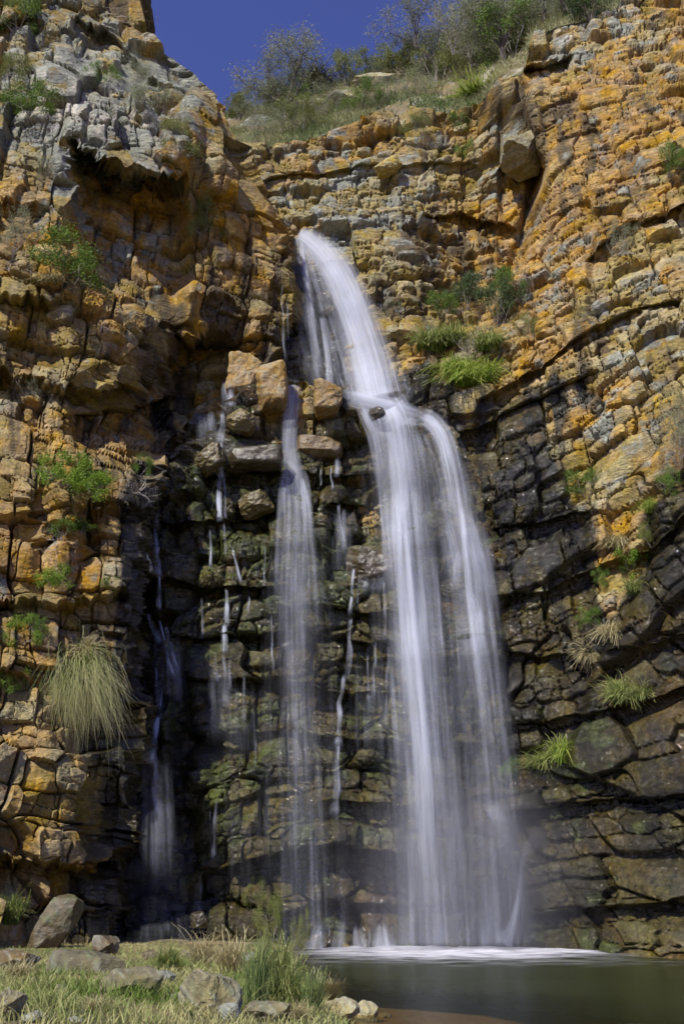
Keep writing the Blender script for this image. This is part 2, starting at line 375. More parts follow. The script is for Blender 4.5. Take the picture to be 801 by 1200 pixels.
# ---- left buttress
PXE = [(-200, 30), (-60, 70), (0, 112), (30, 148), (60, 190), (80, 216), (110, 243), (130, 262), (165, 275), (200, 290), (240, 315), (270, 335), (330, 341), (370, 330), (400, 322), (440, 292),
       (480, 232), (520, 196), (560, 172), (600, 158), (640, 154), (720, 150), (800, 148), (900, 146), (1000, 142), (1060, 118), (1120, 112), (1250, 110)]
fL = rbf([(-250, -150, 37), (-250, 500, 31), (-250, 1150, 27), (0, -150, 39), (0, 0, 37.5), (0, 150, 35.5), (0, 300, 34), (0, 450, 33), (0, 600, 31.4), (0, 750, 30.6), (0, 900, 30), (0, 1110, 29.4),
          (80, -150, 41), (90, 60, 37.5), (90, 140, 35.2), (60, 260, 34.6), (60, 330, 34.2), (100, 400, 33.4), (60, 500, 33.6), (130, 520, 34.4), (90, 600, 32.6), (60, 700, 32), (100, 680, 31.8), (90, 800, 32), (60, 950, 31.2), (90, 1110, 31.4),
          (120, 30, 39), (200, 90, 38.5), (150, 120, 36.2), (200, 185, 35.6), (160, 260, 36.8), (240, 160, 38), (255, 250, 38.4), (250, 340, 38.6), (330, 300, 40), (310, 400, 39.6), (200, 390, 36.4), (150, 420, 34.6), (220, 460, 38.4), (280, 430, 39.4), (180, 500, 37),
          (150, 600, 33.2), (140, 750, 32.8), (140, 900, 32.8), (130, 1100, 32.4)])
def depL(PX, PY):
    Y = fL(PX, PY)
    for (poly, A, dec, x0, x1) in [
        ([(30, 186), (84, 160), (110, 176), (150, 196), (205, 205)], 3.6, 170, 84, 212),
        ([(60, 62), (90, 20), (130, 40), (170, 80), (200, 96)], 1.4, 36, 90, 190),
        ([(0, 30), (40, 20), (60, 40)], 1.2, 40, -60, 45),
        ([(0, 235), (50, 240)], 1.0, 40, -200, 45),
        ([(0, 358), (60, 352), (90, 348)], 1.1, 40, -200, 82),
        ([(60, 452), (100, 458), (150, 448)], 1.5, 60, 50, 165),
        ([(0, 430), (50, 440)], 1.6, 60, -200, 52),
        ([(160, 330), (240, 344), (300, 370)], .5, 60, 175, 290),
        ([(200, 385), (300, 425)], 1.5, 60, 190, 330),
        ([(0, 700), (60, 712), (150, 700)], 1.0, 50, -200, 150),
        ([(80, 600), (150, 590)], .9, 50, 84, 190),
        ([(0, 790), (30, 792)], 1.0, 50, -200, 36),
        ([(0, 1010), (100, 1016), (150, 1000)], 2.2, 60, -200, 200)]:
        yl = plerp(PX, poly) + 7*fbm(PX*.03, PX*0, 3, 5)
        g = ss(x0-12, x0+12, PX)*(1-ss(x1-12, x1+12, PX))
        s = PY-yl+9*fbm(PX*.12, PY*.02, 2, 6)
        Y = Y + A*g*ss(-7, 7, s)*np.exp(-np.clip(s, 0, None)/dec)
    Y = Y + blobs(PX, PY, 0, [(235, 455, 60, 62, 20, 4.2), (150, 490, 60, 44, 0, 1.2), (48, 400, 36, 40, 0, 1.2), (52, 610, 14, 60, 0, 1.0), (100, 640, 10, 40, 0, .7), (120, 960, 26, 60, 0, 1.2), (196, 130, 18, 16, 0, 1.2),
                              (226, 250, 16, 80, 10, 1.0), (110, 60, 14, 26, 30, 1.0)])
    return Y
tL = np.linspace(0, 1, 1060)
pyL = -160 + (1165+160)*tL
pe = plerp(pyL, PXE) + 4*fbm(pyL*.06, pyL*0, 4, 2)
sL = np.concatenate([np.linspace(0, .38, 45, endpoint=False), np.linspace(.38, 1, 300)])
PXl = -210 + (pe[:, None]+210)*sL[None]
PYl = np.broadcast_to(pyL[:, None], PXl.shape).copy()
grL = lambda X, Y: blobs(X, Y, .07, [(90, 60, 140, 110, 30, .52), (150, 150, 110, 50, 20, .45), (20, 180, 80, 60, 0, .4), (160, 290, 70, 45, 0, .42), (90, 235, 40, 60, 20, .3), (210, 80, 60, 40, 40, .3), (180, 200, 30, 20, 0, .3)])
build_cliff('cliff', PXl, PYl, depL, lambda X, Y: -.22+.1*ss(300, 600, Y), [(2.3, 2.5), (1.0, 1.2), (.5, .5)], (.60, .27, .07),
            dict(orange=lambda X, Y: blobs(X, Y, .45, [(130, 260, 80, 60, 0, .3), (100, 620, 120, 130, 0, .2), (280, 300, 70, 140, 0, .1), (80, 100, 120, 100, 0, -.2)]), grey=grL,
                 wet=lambda X, Y: blobs(X, Y, -.05, [(166, 660, 22, 110, 0, 1.1), (150, 880, 55, 200, 0, .8), (330, 400, 30, 60, 0, .5), (210, 500, 60, 60, 0, .4), (100, 1080, 60, 60, 0, .5), (60, 980, 60, 60, 0, .15)]),
                 moss=lambda X, Y: blobs(X, Y, -.12, [(60, 980, 90, 120, 0, .4), (140, 800, 50, 150, 0, .3), (60, 120, 60, 60, 0, .15)]),
                 brown=lambda X, Y: blobs(X, Y, .32, [(220, 430, 90, 80, 0, .3), (300, 340, 60, 90, 0, .2)])),
            groove=(.5, .28, .11), seed=23, wrap=60, skew=-.06, blockjit=.5, warp=.7, tiltk=.62, shade=.86, ua=(.86, .5), label='left orange and grey lichened rock buttress overhanging a dark recess', cat='cliff', roundness=0, rough=1.0)

# ---- stepped rock under the falls
CT = [(150, 620), (176, 600), (200, 540), (222, 518), (246, 512), (262, 478), (282, 452), (335, 446), (400, 462), (424, 478), (470, 488), (520, 500), (550, 540), (575, 620), (640, 700)]
fC = rbf([(170, 620, 37.4), (210, 530, 38), (260, 490, 38.8), (300, 450, 39), (400, 465, 39.3), (500, 500, 39.2), (560, 600, 38.8), (620, 700, 38.4),
          (180, 720, 37.2), (250, 640, 37.5), (330, 620, 37.6), (420, 620, 38), (480, 640, 37.6), (560, 720, 37.6),
          (190, 800, 37.2), (260, 760, 36.8), (340, 780, 36.9), (420, 780, 36.9), (500, 800, 37.2), (600, 820, 37.6),
          (200, 920, 37.6), (260, 920, 35.9), (330, 920, 35.7), (420, 920, 36.3), (520, 920, 36.8), (610, 920, 37),
          (190, 1120, 36.4), (260, 1120, 36), (330, 1120, 35.6), (420, 1120, 35.9), (520, 1120, 36.4), (620, 1120, 36)])
def depC(PX, PY):
    Y = fC(PX, PY)
    for (poly, A, dec, x0, x1) in [
        ([(255, 556), (330, 552), (402, 556), (450, 550)], 1.0, 26, 240, 450),
        ([(180, 612), (250, 606), (330, 600)], .8, 26, 180, 335),
        ([(390, 590), (450, 600)], 1.4, 60, 385, 455),
        ([(160, 676), (240, 684), (330, 688)], 1.1, 30, 160, 340),
        ([(340, 712), (400, 716), (470, 712)], .7, 30, 330, 480),
        ([(250, 746), (330, 740), (470, 756)], .9, 26, 200, 480),
        ([(180, 794), (330, 798), (400, 810)], .8, 30, 190, 480),
        ([(400, 772), (600, 776)], .5, 40, 400, 640),
        ([(220, 858), (330, 860), (480, 872)], .9, 30, 210, 620),
        ([(240, 1022), (330, 1000), (390, 990), (470, 1000)], 1.7, 50, 238, 480),
        ([(380, 936), (480, 942), (620, 930)], .6, 40, 380, 640),
        ([(330, 1056), (480, 1060)], .7, 30, 380, 640)]:
        yl = plerp(PX, poly) + 5*fbm(PX*.04, PX*0, 3, 9)
        g = ss(x0-6, x0+6, PX)*(1-ss(x1-6, x1+6, PX))
        s = PY-yl
        Y = Y + A*g*ss(-2, 2, s)*np.exp(-np.clip(s, 0, None)/dec)
    Y = Y + blobs(PX, PY, 0, [(424, 600, 22, 44, 0, 1.6), (300, 600, 22, 16, 0, 1.2), (215, 560, 10, 30, 0, .8), (404, 525, 26, 16, 0, .9), (212, 900, 14, 120, 0, 1.2)])
    Y = Y + 2.2*ss(560, 660, PX) + 1.6*(1-ss(165, 205, PX))
    return Y
sC = spans((150, 650, RES))
tC = np.linspace(0, 1, 560)
PXc = np.broadcast_to(sC, (len(tC), len(sC))).copy()
topc = plerp(sC, CT) + 5*fbm(sC*.05, sC*0, 3, 6)
PYc = topc[None]*(1-tC[:, None]) + 1165*tC[:, None]
build_cliff('rock_terrace', PXc, PYc, depC, .02, [(2.4, 1.9), (1.25, 1.0), (.5, .38)], (.46, .24, .06),
            dict(orange=lambda X, Y: blobs(X, Y, .3, [(330, 470, 110, 50, 0, .3), (250, 560, 60, 60, 0, .1)]), grey=lambda X, Y: 0*X+.02,
                 wet=lambda X, Y: blobs(X, Y, .95, [(330, 460, 80, 45, 0, -.5), (400, 520, 60, 40, 0, -.25)]),
                 moss=lambda X, Y: blobs(X, Y, .38, [(258, 965, 6, 60, 5, .9)]) + blobs(X, Y, 0, [(300, 640, 130, 120, 0, .25), (400, 650, 40, 60, 0, .3), (300, 950, 90, 60, 0, .2), (430, 840, 60, 120, 0, .15), (345, 430, 60, 30, 0, .1)]),
                 brown=lambda X, Y: 0*X+.35),
            groove=(.42, .26, .10), seed=37, topcap=24, warp=1.3, blockjit=.6, film=.7, roundness=.15, kind='structure', label='stepped dark mossy wet rock terraces beneath the falls', cat='rock terrace', rough=.9)

# ---- far brown outcrop top left, behind the buttress
PXo, PYo = np.meshgrid(np.linspace(60, 159, 90), np.linspace(-110, 90, 150))
PXo = np.where(PXo > 150, PXo + (PYo > 30)*(-2), PXo)
build_cliff('rock_pillar', PXo, PYo, lambda X, Y: 48+.012*(150-X)+0*Y, -.1, [(2.6, 2.2), (1.2, .9), (.5, .4)], (.4, .25, .1),
            dict(orange=.5, grey=-.2, wet=-.2, moss=-.3, brown=.75), seed=5, wrap=30, kind='thing', label='dark brown rock pillar behind the upper left ridge against the sky', cat='rock pillar')

# ---- hillside above the back wall
SKY = [(200, 150), (262, 134), (300, 126), (340, 116), (380, 100), (420, 88), (480, 72), (520, 62), (600, 30), (640, 8), (700, -20), (801, -70), (950, -120), (1100, -150)]
sH = spans((200, 950, 2.5)); tH = np.linspace(0, 1, 130)
eH = plerp(sH, EDGE)+6; kH = np.minimum(plerp(sH, SKY), eH-8)
PXh = np.broadcast_to(sH, (len(tH), len(sH))).copy(); PYh = eH[None]*(1-tH[:, None]) + kH[None]*tH[:, None]
dH = fB(sH, eH-4)
Yh = (dH+.9)[None] + (13*tH[:, None]**1.1)
Xh, Yh, Zh = unproj(PXh, PYh, Yh)
Ph = np.stack([Xh, Yh, Zh], -1)
cap = Ph[-1:] + np.array([0, 12, -1.5]); Ph = np.concatenate([Ph, cap], 0)
hn = fbm(Ph[..., 0]*.5, Ph[..., 1]*.5, 4, 3); Ph[..., 2] += .45*hn
colh = mixc(np.broadcast_to(np.array([.20, .15, .075]), Ph.shape), np.array([.12, .13, .04]), ss(-.2, .4, hn))
colh = mixc(colh, PAL['pale'], .7*ss(.25, .5, fbm(Ph[..., 0]*.8+5, Ph[..., 1]*.8, 4, 1)))
o = obj('hill', new_mesh('hill', Ph.reshape(-1, 3), gridfaces(*Ph.shape[:2]), M_ROCK, colh.reshape(-1, 3), {'Wet': np.zeros(Ph.shape[:2])}))
tag(o, 'scrubby sloping hillside above the cliff top', 'hill', kind='structure')
addbvh(Ph, *Ph.shape[:2])

# ------------------------------------------------------------------ ground, pool bed, water
def shore(y): return np.interp(y, [0, 12, 15, 17.5, 20, 24, 28, 32, 36, 60], [1.2, .6, .2, -.15, -.75, -1.3, -1.8, -1.6, -1.5, -1.5])
def groundz(x, y):
    s = x - shore(y) + .3*fbm(x*.7, y*.5, 3, 2)
    land = .34 - .22*ss(18, 30, y) + .10*fbm(x*.6, y*.6, 4, 4) + .05*np.clip(-s, 0, 4)
    bed = -.06 - .07*np.clip(s, 0, 3.5) - .16*np.clip(s-3.5, 0, 4) - .13*np.clip(y-20.5, 0, 8)*ss(0, 2, s)
    bed = np.maximum(bed, -1.8)
    z = land*(1-ss(-.7, .35, s)) + bed*ss(-.7, .35, s)
    z = z + ss(34, 60, y)*0
    far = ss(9, -6, y)
    return z*(1-far) + far*(.4+.2*fbm(x*.1, y*.1, 3, 1))
def gax(lo, hi, a, b, fine):
    inner = np.arange(a, b, fine)
    o1 = a - np.geomspace(.5, a-lo, 26)[::-1]; o2 = b + np.geomspace(.5, hi-b, 26)
    return np.concatenate([o1, inner, o2])
gx = gax(-400, 400, -16, 16, .1); gy = gax(-400, 400, 9, 38, .1)
GX, GY = np.meshgrid(gx, gy)
GZ = groundz(GX, GY)
gn = fbm(GX*1.2, GY*1.2, 4, 6)
gc = mixc(np.broadcast_to(np.array([.30, .21, .10]), (*GX.shape, 3)), np.array([.13, .13, .05]), ss(-.3, .3, gn)*(GZ > .05))
gc = mixc(gc, np.array([.20, .14, .055]), ss(.05, -.1, GZ))
gc = mixc(gc, np.array([.10, .11, .045]), .9*ss(-.25, -1.0, GZ))
o = obj('ground', new_mesh('ground', np.stack([GX, GY, GZ], -1).reshape(-1, 3), gridfaces(*GX.shape)[:, ::-1], M_ROCK, gc.reshape(-1, 3), {'Wet': .5*ss(.15, 0, GZ)}, smooth=True))
tag(o, 'earth bank and sandy pool bed', 'ground', kind='structure')
addbvh(np.stack([GX, GY, GZ], -1), *GX.shape, step=1)

def water_mat():
    m, nt, b = nodes('pool_water'); L = nt.links.new; out = nt.nodes['Material Output']; nt.nodes.remove(b)
    tc = N(nt, 'ShaderNodeTexCoord'); mp = N(nt, 'ShaderNodeMapping'); mp.inputs['Scale'].default_value = (.7, 2.2, 1)
    L(tc.outputs['Object'], mp.inputs[0])
    nz = N(nt, 'ShaderNodeTexNoise'); nz.inputs['Scale'].default_value = 1.1; nz.inputs['Detail'].default_value = 3; L(mp.outputs[0], nz.inputs[0])
    bp = N(nt, 'ShaderNodeBump'); bp.inputs['Strength'].default_value = .5; bp.inputs['Distance'].default_value = .035; L(nz.outputs['Fac'], bp.inputs['Height'])
    gl = N(nt, 'ShaderNodeBsdfGlossy'); gl.inputs['Roughness'].default_value = .16; gl.inputs['Color'].default_value = (.6, .62, .6, 1); L(bp.outputs[0], gl.inputs['Normal'])
    tr = N(nt, 'ShaderNodeBsdfTransparent'); tr.inputs['Color'].default_value = (.92, .82, .58, 1)
    df = N(nt, 'ShaderNodeBsdfDiffuse'); df.inputs['Color'].default_value = (.036, .042, .016, 1)
    dp = N(nt, 'ShaderNodeAttribute', attribute_name='Depth')
    m1 = N(nt, 'ShaderNodeMixShader'); L(dp.outputs['Fac'], m1.inputs[0]); L(tr.outputs[0], m1.inputs[1]); L(df.outputs[0], m1.inputs[2])
    fr = N(nt, 'ShaderNodeFresnel'); fr.inputs['IOR'].default_value = 1.33; L(bp.outputs[0], fr.inputs['Normal'])
    fm = N(nt, 'ShaderNodeMath', operation='MULTIPLY'); L(fr.outputs[0], fm.inputs[0]); fm.inputs[1].default_value = .6
    ms = N(nt, 'ShaderNodeMixShader'); L(fm.outputs[0], ms.inputs[0]); L(m1.outputs[0], ms.inputs[1]); L(gl.outputs[0], ms.inputs[2])
    L(ms.outputs[0], out.inputs['Surface'])
    return m
WX, WY = np.meshgrid(np.linspace(-6, 26, 161), np.linspace(8, 39, 156))
WD = .12+.82*ss(-.08, -.95, groundz(WX, WY)+.1*fbm(WX*.8, WY*.5, 3, 4))
o = obj('water', new_mesh('water', np.stack([WX, WY, 0*WX], -1).reshape(-1, 3), gridfaces(*WX.shape)[:, ::-1], water_mat(), attrs={'Depth': WD}, smooth=True))
tag(o, 'dark green plunge pool with amber shallows', 'water', kind='structure')

BVH = BVHTree.FromPolygons(np.concatenate(BVHV).tolist(), np.concatenate(BVHF).tolist())
def hit(px, py):
    d = Vector(raydir(px, py)).normalized()
    p, n, i, t = BVH.ray_cast(Vector((0, 0, CAMZ)), d)
    if p is None:
        x, y, z = unproj(px, py, 48.0); return Vector((x, y, z)), Vector((0, -1, 0))
    if n.y > 0: n = -n
    return p, n
def mpp(p):   # metres per photo pixel at a point
    return (p.y*cp + (p.z-CAMZ)*sp)/F

# ------------------------------------------------------------------ falling water
def fall_mat():
    m, nt, b = nodes('falling_water'); L = nt.links.new; out = nt.nodes['Material Output']; nt.nodes.remove(b)
    aD = N(nt, 'ShaderNodeAttribute', attribute_name='Dens'); aU = N(nt, 'ShaderNodeAttribute', attribute_name='U'); aV = N(nt, 'ShaderNodeAttribute', attribute_name='V')
    def streak(su, sv, det, off):
        c = N(nt, 'ShaderNodeCombineXYZ'); a = N(nt, 'ShaderNodeMath', operation='MULTIPLY'); a.inputs[1].default_value = su
        b_ = N(nt, 'ShaderNodeMath', operation='MULTIPLY'); b_.inputs[1].default_value = sv
        L(aU.outputs['Fac'], a.inputs[0]); L(aV.outputs['Fac'], b_.inputs[0]); L(a.outputs[0], c.inputs[0]); L(b_.outputs[0], c.inputs[1]); c.inputs[2].default_value = off
        n = N(nt, 'ShaderNodeTexNoise'); n.inputs['Scale'].default_value = 1; n.inputs['Detail'].default_value = det; n.inputs['Roughness'].default_value = .6
        L(c.outputs[0], n.inputs['Vector']); return n.outputs['Fac']
    s1 = streak(6.0, .16, 3, 0); s2 = streak(1.4, .10, 2, 5); s3 = streak(1.2, .9, 3, 9)
    def mr(x, a, b_, c, d):
        r = N(nt, 'ShaderNodeMapRange'); L(x, r.inputs[0]); r.inputs[1].default_value = a; r.inputs[2].default_value = b_; r.inputs[3].default_value = c; r.inputs[4].default_value = d; return r.outputs[0]
    def mul(a, b_):
        x = N(nt, 'ShaderNodeMath', operation='MULTIPLY', use_clamp=True); L(a, x.inputs[0]); L(b_, x.inputs[1]); return x.outputs[0]
    a = mul(mr(s1, .32, .66, .34, 1.0), mr(s2, .34, .64, .5, 1.0)); a = mul(a, mr(s3, .3, .7, .8, 1.0))
    # thin water shows its separate threads, thick water closes up
    p = N(nt, 'ShaderNodeMath', operation='POWER'); L(a, p.inputs[0])
    e = mr(aD.outputs['Fac'], 0, 1, 3.0, .45); L(e, p.inputs[1])
    al = mul(p.outputs[0], aD.outputs['Fac'])
    df = N(nt, 'ShaderNodeBsdfDiffuse'); df.inputs['Color'].default_value = (.74, .78, .87, 1)
    tl = N(nt, 'ShaderNodeBsdfTranslucent'); tl.inputs['Color'].default_value = (.76, .76, .82, 1)
    m1 = N(nt, 'ShaderNodeMixShader'); m1.inputs[0].default_value = .35; L(df.outputs[0], m1.inputs[1]); L(tl.outputs[0], m1.inputs[2])
    tr = N(nt, 'ShaderNodeBsdfTransparent'); ms = N(nt, 'ShaderNodeMixShader'); L(al, ms.inputs[0]); L(tr.outputs[0], ms.inputs[1]); L(m1.outputs[0], ms.inputs[2])
    L(ms.outputs[0], out.inputs['Surface']); return m
M_FALL = fall_mat()
def cr(P, n):
    P = np.array(P, float); Q = np.concatenate([2*P[:1]-P[1:2], P, 2*P[-1:]-P[-2:-1]]); out = []
    for i in range(len(P)-1):
        p0, p1, p2, p3 = Q[i:i+4]; k = max(2, int(np.hypot(*(p2-p1)[:2])/n)); t = np.linspace(0, 1, k, endpoint=False)[:, None]
        out.append(.5*((2*p1)+(p2-p0)*t+(2*p0-5*p1+4*p2-p3)*t*t+(-p0+3*p1-3*p2+p3)*t**3))
    return np.concatenate(out+[P[-1:]])
def ribbon(pts, off=.25, fadeend=.06, fadestart=.03, ring=18, core=0.0, hug=True, flat=.32, seed=0):
    S = cr([(a, b, c, d) for a, b, c, d in pts], 4.0); n = len(S)
    Yd = []
    for (x, y, w, d) in S:
        Yd.append(min(hit(x+k*w, y)[0].y for k in (-.3, 0, .3)))
    Yd = np.array(Yd); Yd = np.minimum.accumulate(np.maximum(Yd, np.percentile(Yd, 3))) if not hug else Yd
    if hug:
        k = 3; Yd = np.array([Yd[max(0, i-k):i+k+1].min() for i in range(n)])
        run = Yd.copy()
        for i in range(1, n): run[i] = min(Yd[i], run[i-1]+.03)
        Yd = run
    k = 5; pad = np.concatenate([np.full(k, Yd[0]), Yd, np.full(k, Yd[-1])]); Yd = np.convolve(pad, np.ones(2*k+1)/(2*k+1), 'valid') - off
    X, Y, Z = unproj(S[:, 0], S[:, 1], Yd); C = np.stack([X, Y, Z], -1)
    mp = (Y*cp+(Z-CAMZ)*sp)/F
    T = np.gradient(S[:, :2], axis=0); T /= np.linalg.norm(T, axis=1, keepdims=True)+1e-9
    side = np.stack([T[:, 1], 0*T[:, 0], T[:, 0]], -1)                       # across the stream, in the plane facing the viewer side
    side[:, 2] *= 1; side /= np.linalg.norm(side, axis=1, keepdims=True)
    al = np.concatenate([[0], np.cumsum(np.linalg.norm(np.diff(C, axis=0), axis=1))])
    th = np.linspace(0, 2*math.pi, ring, endpoint=False)
    hw = S[:, 2]*mp*.62
    V = C[:, None] + side[:, None]*(np.cos(th)[None, :, None]*hw[:, None, None]) + np.array([0, -1, 0])*(np.sin(th)[None, :, None]*(hw*flat)[:, None, None])
    x = np.abs(np.cos(th))
    edge = (1-x**2)**(1.15 if S[:, 2].max() < 24 else .95)
    wob = .85+.3*vnoise(np.cos(th)[None]*3+seed+np.zeros((n, 1)), al[:, None]*.35+0*th[None], seed)
    t = al/al[-1]
    D = S[:, 3][:, None]*edge[None]*wob*(ss(0, fadestart, t)*(1-ss(1-fadeend, 1, t)))[:, None]
    U = (np.cos(th)[None]*np.maximum(hw, .25)[:, None]*1.0) + (np.sin(th) < 0)[None]*7.3 + seed*3.1
    Vv = np.repeat(al[:, None], ring, 1) + seed*11
    i = np.arange(n*ring).reshape(n, ring); j = np.roll(i, -1, 1)
    q = np.stack([i[:-1], i[1:], j[1:], j[:-1]], -1).reshape(-1, 4)
    return V.reshape(-1, 3), q, np.clip(D, 0, 1).ravel(), U.ravel(), Vv.ravel()
def falls(name, strands, label, cat='waterfall', group=None, parts=None):
    if cat == 'trickle':
        for q_ in strands: q_['flat'] = .22
    """parts: names for the strands when there are several"""
    if len(strands) == 1:
        V, q, D, U, W = ribbon(**strands[0]); o = obj(name, new_mesh(name, V, q, M_FALL, attrs={'Dens': D, 'U': U, 'V': W}, smooth=True))
        return tag(o, label, cat, group)
    first = strands[0]['pts'][0]; p, _ = hit(first[0], first[1]); r = empty(name, (p.x, p.y, 0), label, cat, group)
    for k, s in enumerate(strands):
        nm = s.pop('name', 'strand')
        V, q, D, U, W = ribbon(seed=k, **s); V = V - np.array([p.x, p.y, 0])
        obj(nm, new_mesh(nm, V, q, M_FALL, attrs={'Dens': D, 'U': U, 'V': W}, smooth=True), r)
    return r
S = lambda *pts, **k: dict(pts=list(pts), **k)
falls('waterfall', [
    S((350, 271, 12, 1), (363, 281, 28, 1), (383, 303, 40, 1), (401, 336, 46, 1), (418, 378, 50, 1), (433, 425, 58, 1), (446, 476, 74, 1), name='upper_stream', hug=False, off=.5, fadeend=.03, fadestart=.015),
    S((380, 305, 16, .7), (400, 340, 18, .75), (416, 380, 20, .7), (430, 425, 22, .7), (440, 470, 28, .7), name='strand', hug=False, off=.8, fadeend=.03),
    S((351, 275, 12, .85), (366, 310, 36, .6), (380, 360, 58, .45), (394, 410, 78, .38), (410, 462, 92, .4), name='veil', hug=False, off=.35),
    S((352, 285, 6, .7), (359, 330, 8, .7), (367, 390, 10, .6), (372, 452, 14, .4), name='strand', hug=False, off=.4),
    S((376, 370, 5, .6), (384, 420, 8, .6), (386, 460, 10, .5), name='strand', hug=False, off=.5),
    S((396, 462, 12, .7), (424, 470, 22, .9), (450, 480, 32, .95), (478, 486, 24, .85), (500, 492, 14, .6), name='ledge_foam', off=.45, fadestart=.2, fadeend=.12, flat=.8),
    S((447, 472, 54, .95), (461, 500, 48, .92), (470, 560, 42, .9), (476, 640, 48, .88), (482, 700, 52, .85), (490, 800, 58, .78), (497, 900, 64, .7), (503, 1000, 72, .62), (508, 1112, 86, .58), name='main_column', hug=False, off=.7, fadeend=.01),
    S((462, 500, 16, .6), (472, 560, 14, .6), (470, 640, 18, .6), (480, 740, 18, .55), (494, 860, 22, .5), (502, 980, 22, .4), (506, 1112, 26, .3), name='strand', hug=False, off=1.1, fadeend=.1),
    S((466, 520, 84, .2), (480, 640, 84, .22), (490, 800, 96, .22), (504, 960, 116, .24), (512, 1112, 150, .32), name='veil', hug=False, off=1.0, fadeend=.01),
    S((484, 488, 22, .85), (504, 493, 24, .92), (520, 516, 24, .85), (530, 560, 32, .76), (538, 610, 38, .72), (545, 640, 52, .82), (552, 680, 50, .68), (562, 760, 50, .55), (572, 850, 54, .45), (582, 960, 60, .4), (590, 1112, 72, .42), name='right_column', hug=False, off=.6, fadeend=.01),
    S((538, 642, 30, .7), (534, 665, 18, .6), (532, 700, 14, .3), name='strand', off=.5, fadeend=.4, fadestart=.2),
    S((556, 636, 26, .6), (564, 670, 22, .5), (572, 720, 26, .25), name='strand', off=.5, fadeend=.4, fadestart=.2),
    S((530, 702, 10, .4), (546, 698, 14, .7), (556, 712, 16, .7), (560, 760, 14, .55), (566, 820, 14, .35), (572, 900, 20, .15), name='strand', off=.5, fadeend=.3, fadestart=.1),
    S((560, 938, 10, .3), (572, 942, 16, .6), (584, 958, 18, .6), (590, 990, 18, .35), (592, 1040, 26, .15), name='strand', off=.5, fadestart=.2, fadeend=.4),
    S((500, 500, 46, .34), (520, 560, 62, .26), (536, 660, 74, .22), (548, 800, 88, .2), (556, 960, 100, .2), (560, 1112, 120, .28), name='veil', hug=False, off=.8, fadeend=.01),
    S((422, 474, 12, .7), (430, 492, 14, .8), (440, 514, 18, .75), (446, 560, 14, .65), (454, 640, 16, .5), (460, 720, 20, .3), name='strand', off=.6, fadeend=.3),
    S((486, 500, 10, .5), (494, 540, 12, .4), (500, 600, 16, .25), name='strand', off=.6, fadeend=.4, fadestart=.2),
    S((474, 600, 8, .8), (482, 700, 9, .85), (492, 800, 10, .8), (500, 900, 11, .7), (506, 1010, 12, .5), name='strand', hug=False, off=1.3, fadeend=.3, fadestart=.2),
    S((466, 560, 6, .8), (468, 660, 7, .7), (474, 780, 8, .5), (480, 880, 9, .3), name='strand', hug=False, off=1.3, fadeend=.3, fadestart=.2),
    S((536, 560, 7, .8), (543, 620, 8, .8), (550, 700, 9, .7), (560, 800, 9, .5), (570, 900, 9, .3), name='strand', hug=False, off=1.2, fadeend=.3, fadestart=.2),
    S((505, 620, 7, .4), (512, 700, 8, .45), (520, 800, 9, .35), name='strand', hug=False, off=1.2, fadeend=.3, fadestart=.3),
    S((456, 760, 8, .5), (462, 840, 9, .4), (468, 930, 10, .3), name='strand', hug=False, off=1.1, fadeend=.3, fadestart=.3),
], 'tall milky waterfall arcing from the lip in the cliff and dropping in two white columns', 'waterfall')
falls('waterfall', [
    S((343, 445, 21, .85), (342, 470, 19, .8), (339, 515, 18, .72), (342, 545, 22, .75), (346, 570, 30, .66), (348, 620, 32, .55), (347, 700, 34, .42), (350, 800, 38, .32), (353, 900, 44, .26), (357, 1105, 52, .24), name='main_column', hug=False, off=.4, fadeend=.02),
    S((334, 445, 5, .7), (334, 500, 6, .6), (333, 560, 8, .3), name='strand', hug=False, off=.4),
    S((342, 540, 10, .5), (334, 562, 12, .6), (329, 600, 10, .45), (326, 680, 12, .3), (328, 760, 18, .15), name='strand', off=.4, fadeend=.3),
    S((352, 560, 10, .5), (360, 600, 12, .5), (366, 680, 16, .3), (368, 780, 22, .15), name='strand', off=.4, fadeend=.3),
    S((350, 640, 60, .14), (350, 760, 76, .15), (354, 920, 86, .16), (360, 1110, 96, .2), name='veil', hug=False, off=.7, fadeend=.01),
], 'slender middle waterfall spilling off the golden block and fading into a misty veil', 'waterfall')
TR = random.Random(5)
def thr(x, y0, y1, w=4, d=.6, drift=0.0, jit=1.6, breaks=.65):
    """one thread of water clinging to the ledges: near vertical, stepping sideways a little, swelling and breaking up"""
    P = []; y = y0; xx = x; n = max(4, int((y1-y0)/11)); ph = TR.random()*9
    for k in range(n+1):
        t = k/n; P.append((xx, y0+(y1-y0)*t, w*(.7+.7*t)*TR.uniform(.75, 1.25), d*(1-breaks+breaks*abs(math.sin(ph+k*.9))*TR.uniform(.5, 1.1))))
        xx += TR.gauss(0, jit*.35) + drift*(y1-y0)/n + (TR.choice((-1, 1))*jit if TR.random() < .14 else 0)
    P = [(a, b, c*.95, min(1, e*1.3)) for a, b, c, e in P]; return dict(pts=P, name='strand', off=.10, fadestart=.05, fadeend=.15)
def veil(x, y0, y1, w, d): return dict(pts=[(x, y0, w*.7, d*.6), (x+1, (y0*2+y1)/3, w*.9, d), (x+2, (y0+y1*2)/3, w, d), (x+3, y1, w*1.1, d*.7)], name='veil', off=.2, fadestart=.2, fadeend=.25)
GR = 'thin trickles over the wet rock'
